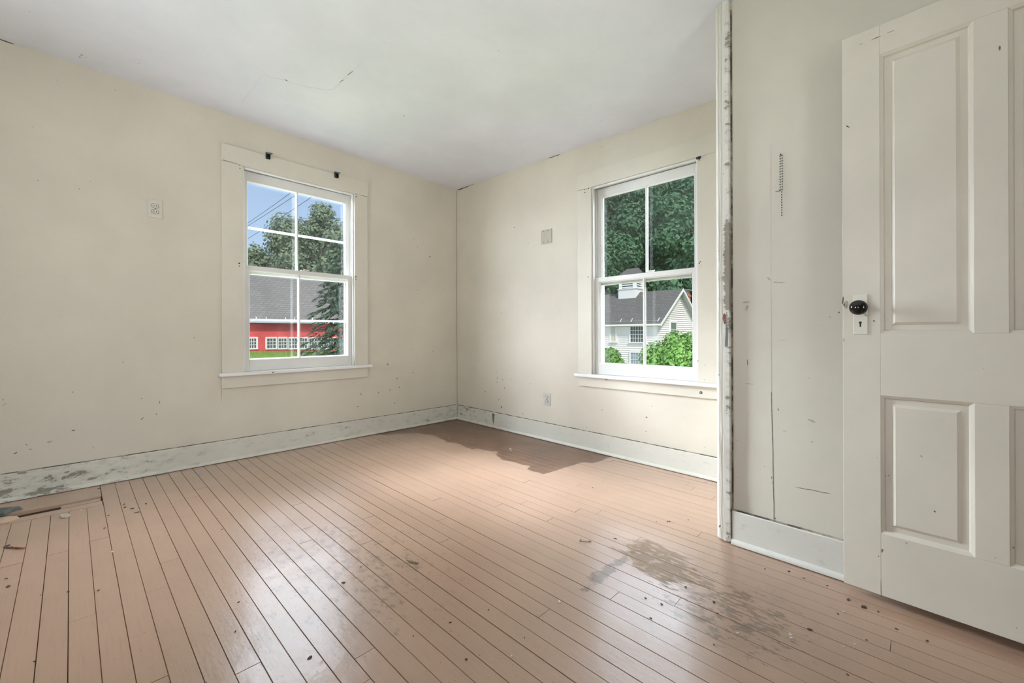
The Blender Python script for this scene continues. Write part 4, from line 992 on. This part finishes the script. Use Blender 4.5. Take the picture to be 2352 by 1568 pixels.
# power lines ------------------------------------------------------------
M_wire = mat('cable', (0.10, 0.075, 0.09), 0.6)
def wire(a, c, label):
    A0, A1 = pD(*a), pD(*c); d = A1 - A0; q = MB()
    pts = [A0 + d * t - Vector((0, 0, 0.25 * (1 - ((t - .5) / 1.8) ** 2))) + Vector((0, 0, .25)) for t in [-1.2 + .2 * i for i in range(18)]]
    q.tube(pts, 0.016, 6); return tag(q.build('power_line', M_wire), label, 'cable', 'power lines above the barn')
wire((570, 512, 34), (660, 449, 26), 'uppermost power line cable crossing the sky above the barn')
wire((570.7, 518, 34), (677, 450, 26), 'middle power line cable crossing the sky above the barn')
wire((570, 548, 34), (675.6, 480, 26), 'lowest power line cable crossing the sky above the barn')

# white house ------------------------------------------------------------
M_clap = mat('white_clapboard', (0.80, 0.76, 0.72), 0.65, noise=(0.8, 0.06, 4))
M_shh = shingle_mat('house_shingle', (0.17, 0.168, 0.16), (0.13, 0.128, 0.12), 1, 0.17)
M_brick = mat('chimney_brick', (0.46, 0.16, 0.09), 0.85, noise=(9, 0.3, 3)); M_soff = mat('grey_soffit', (0.45, 0.45, 0.46), 0.7)
M_curt = mat('shutter_tan', (0.62, 0.57, 0.48), 0.7)
hc = pD(1510, 737.5, 40); XH, YH = hc.x, hc.y
ap_ = on_axis(1557, 666, 1, YH); hwid = ap_.x - XH; zap = ap_.z; zev = hc.z
hz0 = ground_z(XH, YH + 5) - .4; YL = YH + 19
house = empty('white_house', (0, 0, 0), label='white clapboard house with grey shingle roof and gable end', cat='house')
def clap(fr, a0f, a1f, z0, z1, M):
    q = MB(); z = z0; st_ = 0.21
    while z < z1 - .02:
        zt = min(z + st_, z1); a, b_ = a0f(z), a1f(z); a2, b2_ = a0f(zt), a1f(zt)
        vs = [fr(a, -.075, z), fr(b_, -.075, z), fr(b2_, -.008, zt), fr(a2, -.008, zt), fr(a, .05, z), fr(b_, .05, z)]
        q.add(vs, [(0, 1, 2, 3), (4, 5, 1, 0)]); z += st_
    return q
hW = lambda a, d, z: (XH + d, YL - (a), z)            # facade facing the room, a runs towards the gable
hS = lambda a, d, z: (XH + a, YH + d, z)              # gable end
FLN = YL - YH
clap(hW, lambda z: 0, lambda z: FLN, hz0, zev + .1, M_clap).build('facade_siding', M_clap, house, kind='stuff', recalc=False)
slope = (zap - zev) / hwid
lim = lambda z: max(0.0, (z - zev) / slope)
clap(hS, lambda z: min(lim(z), hwid - .01), lambda z: max(2 * hwid - lim(z), hwid + .01), hz0, zap - .05, M_clap).build('gable_siding', M_clap, house, kind='stuff', recalc=False)
q = MB(); q.box(XH + .03, XH + 2 * hwid - .03, YH + .03, YL, hz0, zev); q.build('wall', M_clap, house)
q = MB(); q.box(XH - .06, XH + .30, YH - .06, YH + .0, hz0, zev + .05); q.box(XH - .06, XH, YH, YH + .30, hz0, zev + .05); q.build('corner_board', M_trimw, house)
q = MB(); q.box(XH + 2 * hwid - .30, XH + 2 * hwid + .06, YH - .06, YH, hz0, zev + .05); q.build('corner_board', M_trimw, house)
OV = 0.55; ec = .45
for sg in (-1, 1):
    xm = XH + hwid; xe = xm + sg * (hwid + ec); zee = zap - slope * (hwid + ec)
    q = MB(); q.prism([(xm, zap + .10), (xe, zee + .10), (xe, zee - .02), (xm, zap - .04)], lambda x, z: (x, YH - OV, z), lambda x, z: (x, YL + OV, z)); q.build('roof_slope', M_shh, house)
    q = MB(); q.prism([(xm, zap + .12), (xe - sg * -.04, zee + .08), (xe + sg * .04, zee - .17), (xm, zap - .17)], lambda x, z: (x, YH - OV - .05, z), lambda x, z: (x, YH - OV, z)); q.build('rake_board', M_trimw, house)
    q = MB(); q.prism([(xm, zap - .06), (xe, zee - .04), (xe, zee - .08), (xm, zap - .12)], lambda x, z: (x, YH - OV, z), lambda x, z: (x, YH, z)); q.build('soffit', M_soff, house)
q = MB(); xe = XH - ec; zee = zap - slope * (hwid + ec); q.box(xe - .12, xe + .02, YH - OV, YL, zee - .12, zee + .06); q.build('gutter', M_trimw, house)
q = MB(); q.box(xe + .02, XH, YH - .05, YL, zee - .14, zee - .06); q.build('soffit', M_soff, house)
for u in (1420, 1445, 1507):
    c = on_axis(u, 735, 0, xe); q = MB(); q.prism([(-.05, 0), (.05, 0), (.25, .35), (.18, .35)], lambda a, z: (xe + .3, c.y - a, zee + .3 + z), lambda a, z: (xe + .36, c.y - a, zee + .3 + z)); q.build('snow_guard', M_trimw, house)
def hwindow(fr, a0, a1, z0, z1, nx, nz, M, t=.16):
    q = MB(); D = -.15
    q.box(a0 - t, a0, D, 0, z0, z1, fr); q.box(a1, a1 + t, D, 0, z0, z1, fr); q.box(a0 - t, a1 + t, D, 0, z1, z1 + t * 1.2, fr); q.box(a0 - t - .06, a1 + t + .06, D - .06, 0, z0 - t * .7, z0, fr)
    f = q.build('window', M_trimw, house)
    q = MB(); q.box(a0, a1, -.105, -.095, z0, z1, fr); q.build('pane', M, f)
    q = MB()
    for k in range(1, nx): s = a0 + (a1 - a0) * k / nx; q.box(s - .018, s + .018, -.13, -.105, z0, z1, fr)
    for k in range(1, nz): s = z0 + (z1 - z0) * k / nz; w_ = .03 if k * 2 == nz else .018; q.box(a0, a1, -.13, -.105, s - w_, s + w_, fr)
    if q.v: q.build('glazing_bars', M_trimw, f)
fh = lambda u, v: on_axis(u, v, 0, XH)
def fwin(ul, ur, vt, vb, nx, nz, M):
    A, B_ = fh(ul, (vt + vb) / 2), fh(ur, (vt + vb) / 2); T_, Bt = fh((ul + ur) / 2, vt), fh((ul + ur) / 2, vb)
    hwindow(hW, YL - A.y, YL - B_.y, Bt.z, T_.z, nx, nz, M)
fwin(1449.5, 1479, 750, 785, 5, 4, M_pane); fwin(1450, 1479, 810, 842, 5, 4, mat('curtained_pane', (0.30, 0.36, 0.42), 0.2)); fwin(1404.5, 1415, 751, 784, 1, 2, M_curt)
gA, gB = on_axis(1538, 757, 1, YH), on_axis(1551, 757, 1, YH); gT, gBt = on_axis(1544, 741, 1, YH), on_axis(1544, 774, 1, YH)
hwindow(hS, gA.x - XH, gB.x - XH, gBt.z, gT.z, 1, 2, mat('green_pane', (0.16, 0.22, 0.18), 0.2))
# cupola on the ridge
cp = on_axis(1450, 660, 0, XH + hwid); cy, cxx = cp.y, XH + hwid
cw = 1.05
zb0 = zap - .75; zb1 = zap + .42
q = MB(); q.box(cxx - cw, cxx + cw, cy - cw, cy + cw, zb0, zb1); cup = q.build('cupola', M_trimw, house)
q = MB(); q.box(cxx - cw - .08, cxx + cw + .08, cy - cw - .08, cy + cw + .08, zb1, zb1 + .08); q.build('base_moulding', M_trimw, cup)
ztop = zb1 + 1.25; c2 = cw - .05
q = MB()
for sx in (-1, 1):
    for sy in (-1, 1): q.box(cxx + sx * c2 - (.32 if sx > 0 else 0), cxx + sx * c2 + (.32 if sx < 0 else 0), cy + sy * c2 - (.32 if sy > 0 else 0), cy + sy * c2 + (.32 if sy < 0 else 0), zb1, ztop)
q.box(cxx - c2, cxx + c2, cy - c2, cy + c2, ztop - .16, ztop); q.build('corner_post', M_trimw, cup)
q = MB(); q.box(cxx - c2 + .3, cxx + c2 - .3, cy - c2 + .3, cy + c2 - .3, zb1, ztop - .1); q.build('dark_inside', M_slot, cup)
for k in range(4):
    z = zb1 + .16 + k * .25
    q = MB(); q.prism([(-c2 + .02, z), (-c2 + .06, z - .02), (-c2 + .22, z + .14), (-c2 + .18, z + .16)], lambda d, zz: (cxx + d, cy - c2 + .32, zz), lambda d, zz: (cxx + d, cy + c2 - .32, zz)); q.build('louver_slat', M_trimw, cup)
    q = MB(); q.prism([(-c2 + .02, z), (-c2 + .06, z - .02), (-c2 + .22, z + .14), (-c2 + .18, z + .16)], lambda d, zz: (cxx - c2 + .32, cy + d, zz), lambda d, zz: (cxx + c2 - .32, cy + d, zz)); q.build('louver_slat', M_trimw, cup)
q = MB(); e = .28; zz = ztop; R0 = [(cxx - c2 - e, cy - c2 - e, zz), (cxx + c2 + e, cy - c2 - e, zz), (cxx + c2 + e, cy + c2 + e, zz), (cxx - c2 - e, cy + c2 + e, zz)]
q.add(R0 + [(a, b_, c + .12) for a, b_, c in R0] + [(cxx, cy - c2 * .9, zz + 1.15), (cxx, cy + c2 * .5, zz + 1.15)], [(3, 2, 1, 0), (0, 1, 5, 4), (1, 2, 6, 5), (2, 3, 7, 6), (3, 0, 4, 7), (4, 5, 8), (5, 6, 9, 8), (6, 7, 9), (7, 4, 8, 9)])
q.build('cupola_roof', M_shh, cup, recalc=True)
# brick chimney on the far slope
chp = on_axis(1575, 690, 1, YH + 1.6); chw = .42; chx = chp.x
zct = on_axis(1575, 674, 1, YH + 1.2).z
q = MB(); q.box(chx - chw, chx + chw, YH + 1.2, YH + 2.0, zev - .3, zct); ch_ = q.build('chimney', M_brick, house)
q = MB(); q.box(chx - chw - .06, chx + chw + .06, YH + 1.14, YH + 2.06, zct - .28, zct - .1); q.build('chimney_band', M_brick, ch_)
q = MB()
for sx in (-1, 1): q.box(chx + sx * .3 - .05, chx + sx * .3 + .05, YH + 1.3, YH + 1.9, zct, zct + .45)
q.box(chx - .62, chx + .62, YH + 1.1, YH + 2.1, zct + .45, zct + .52); q.build('chimney_cap', M_soff, ch_)
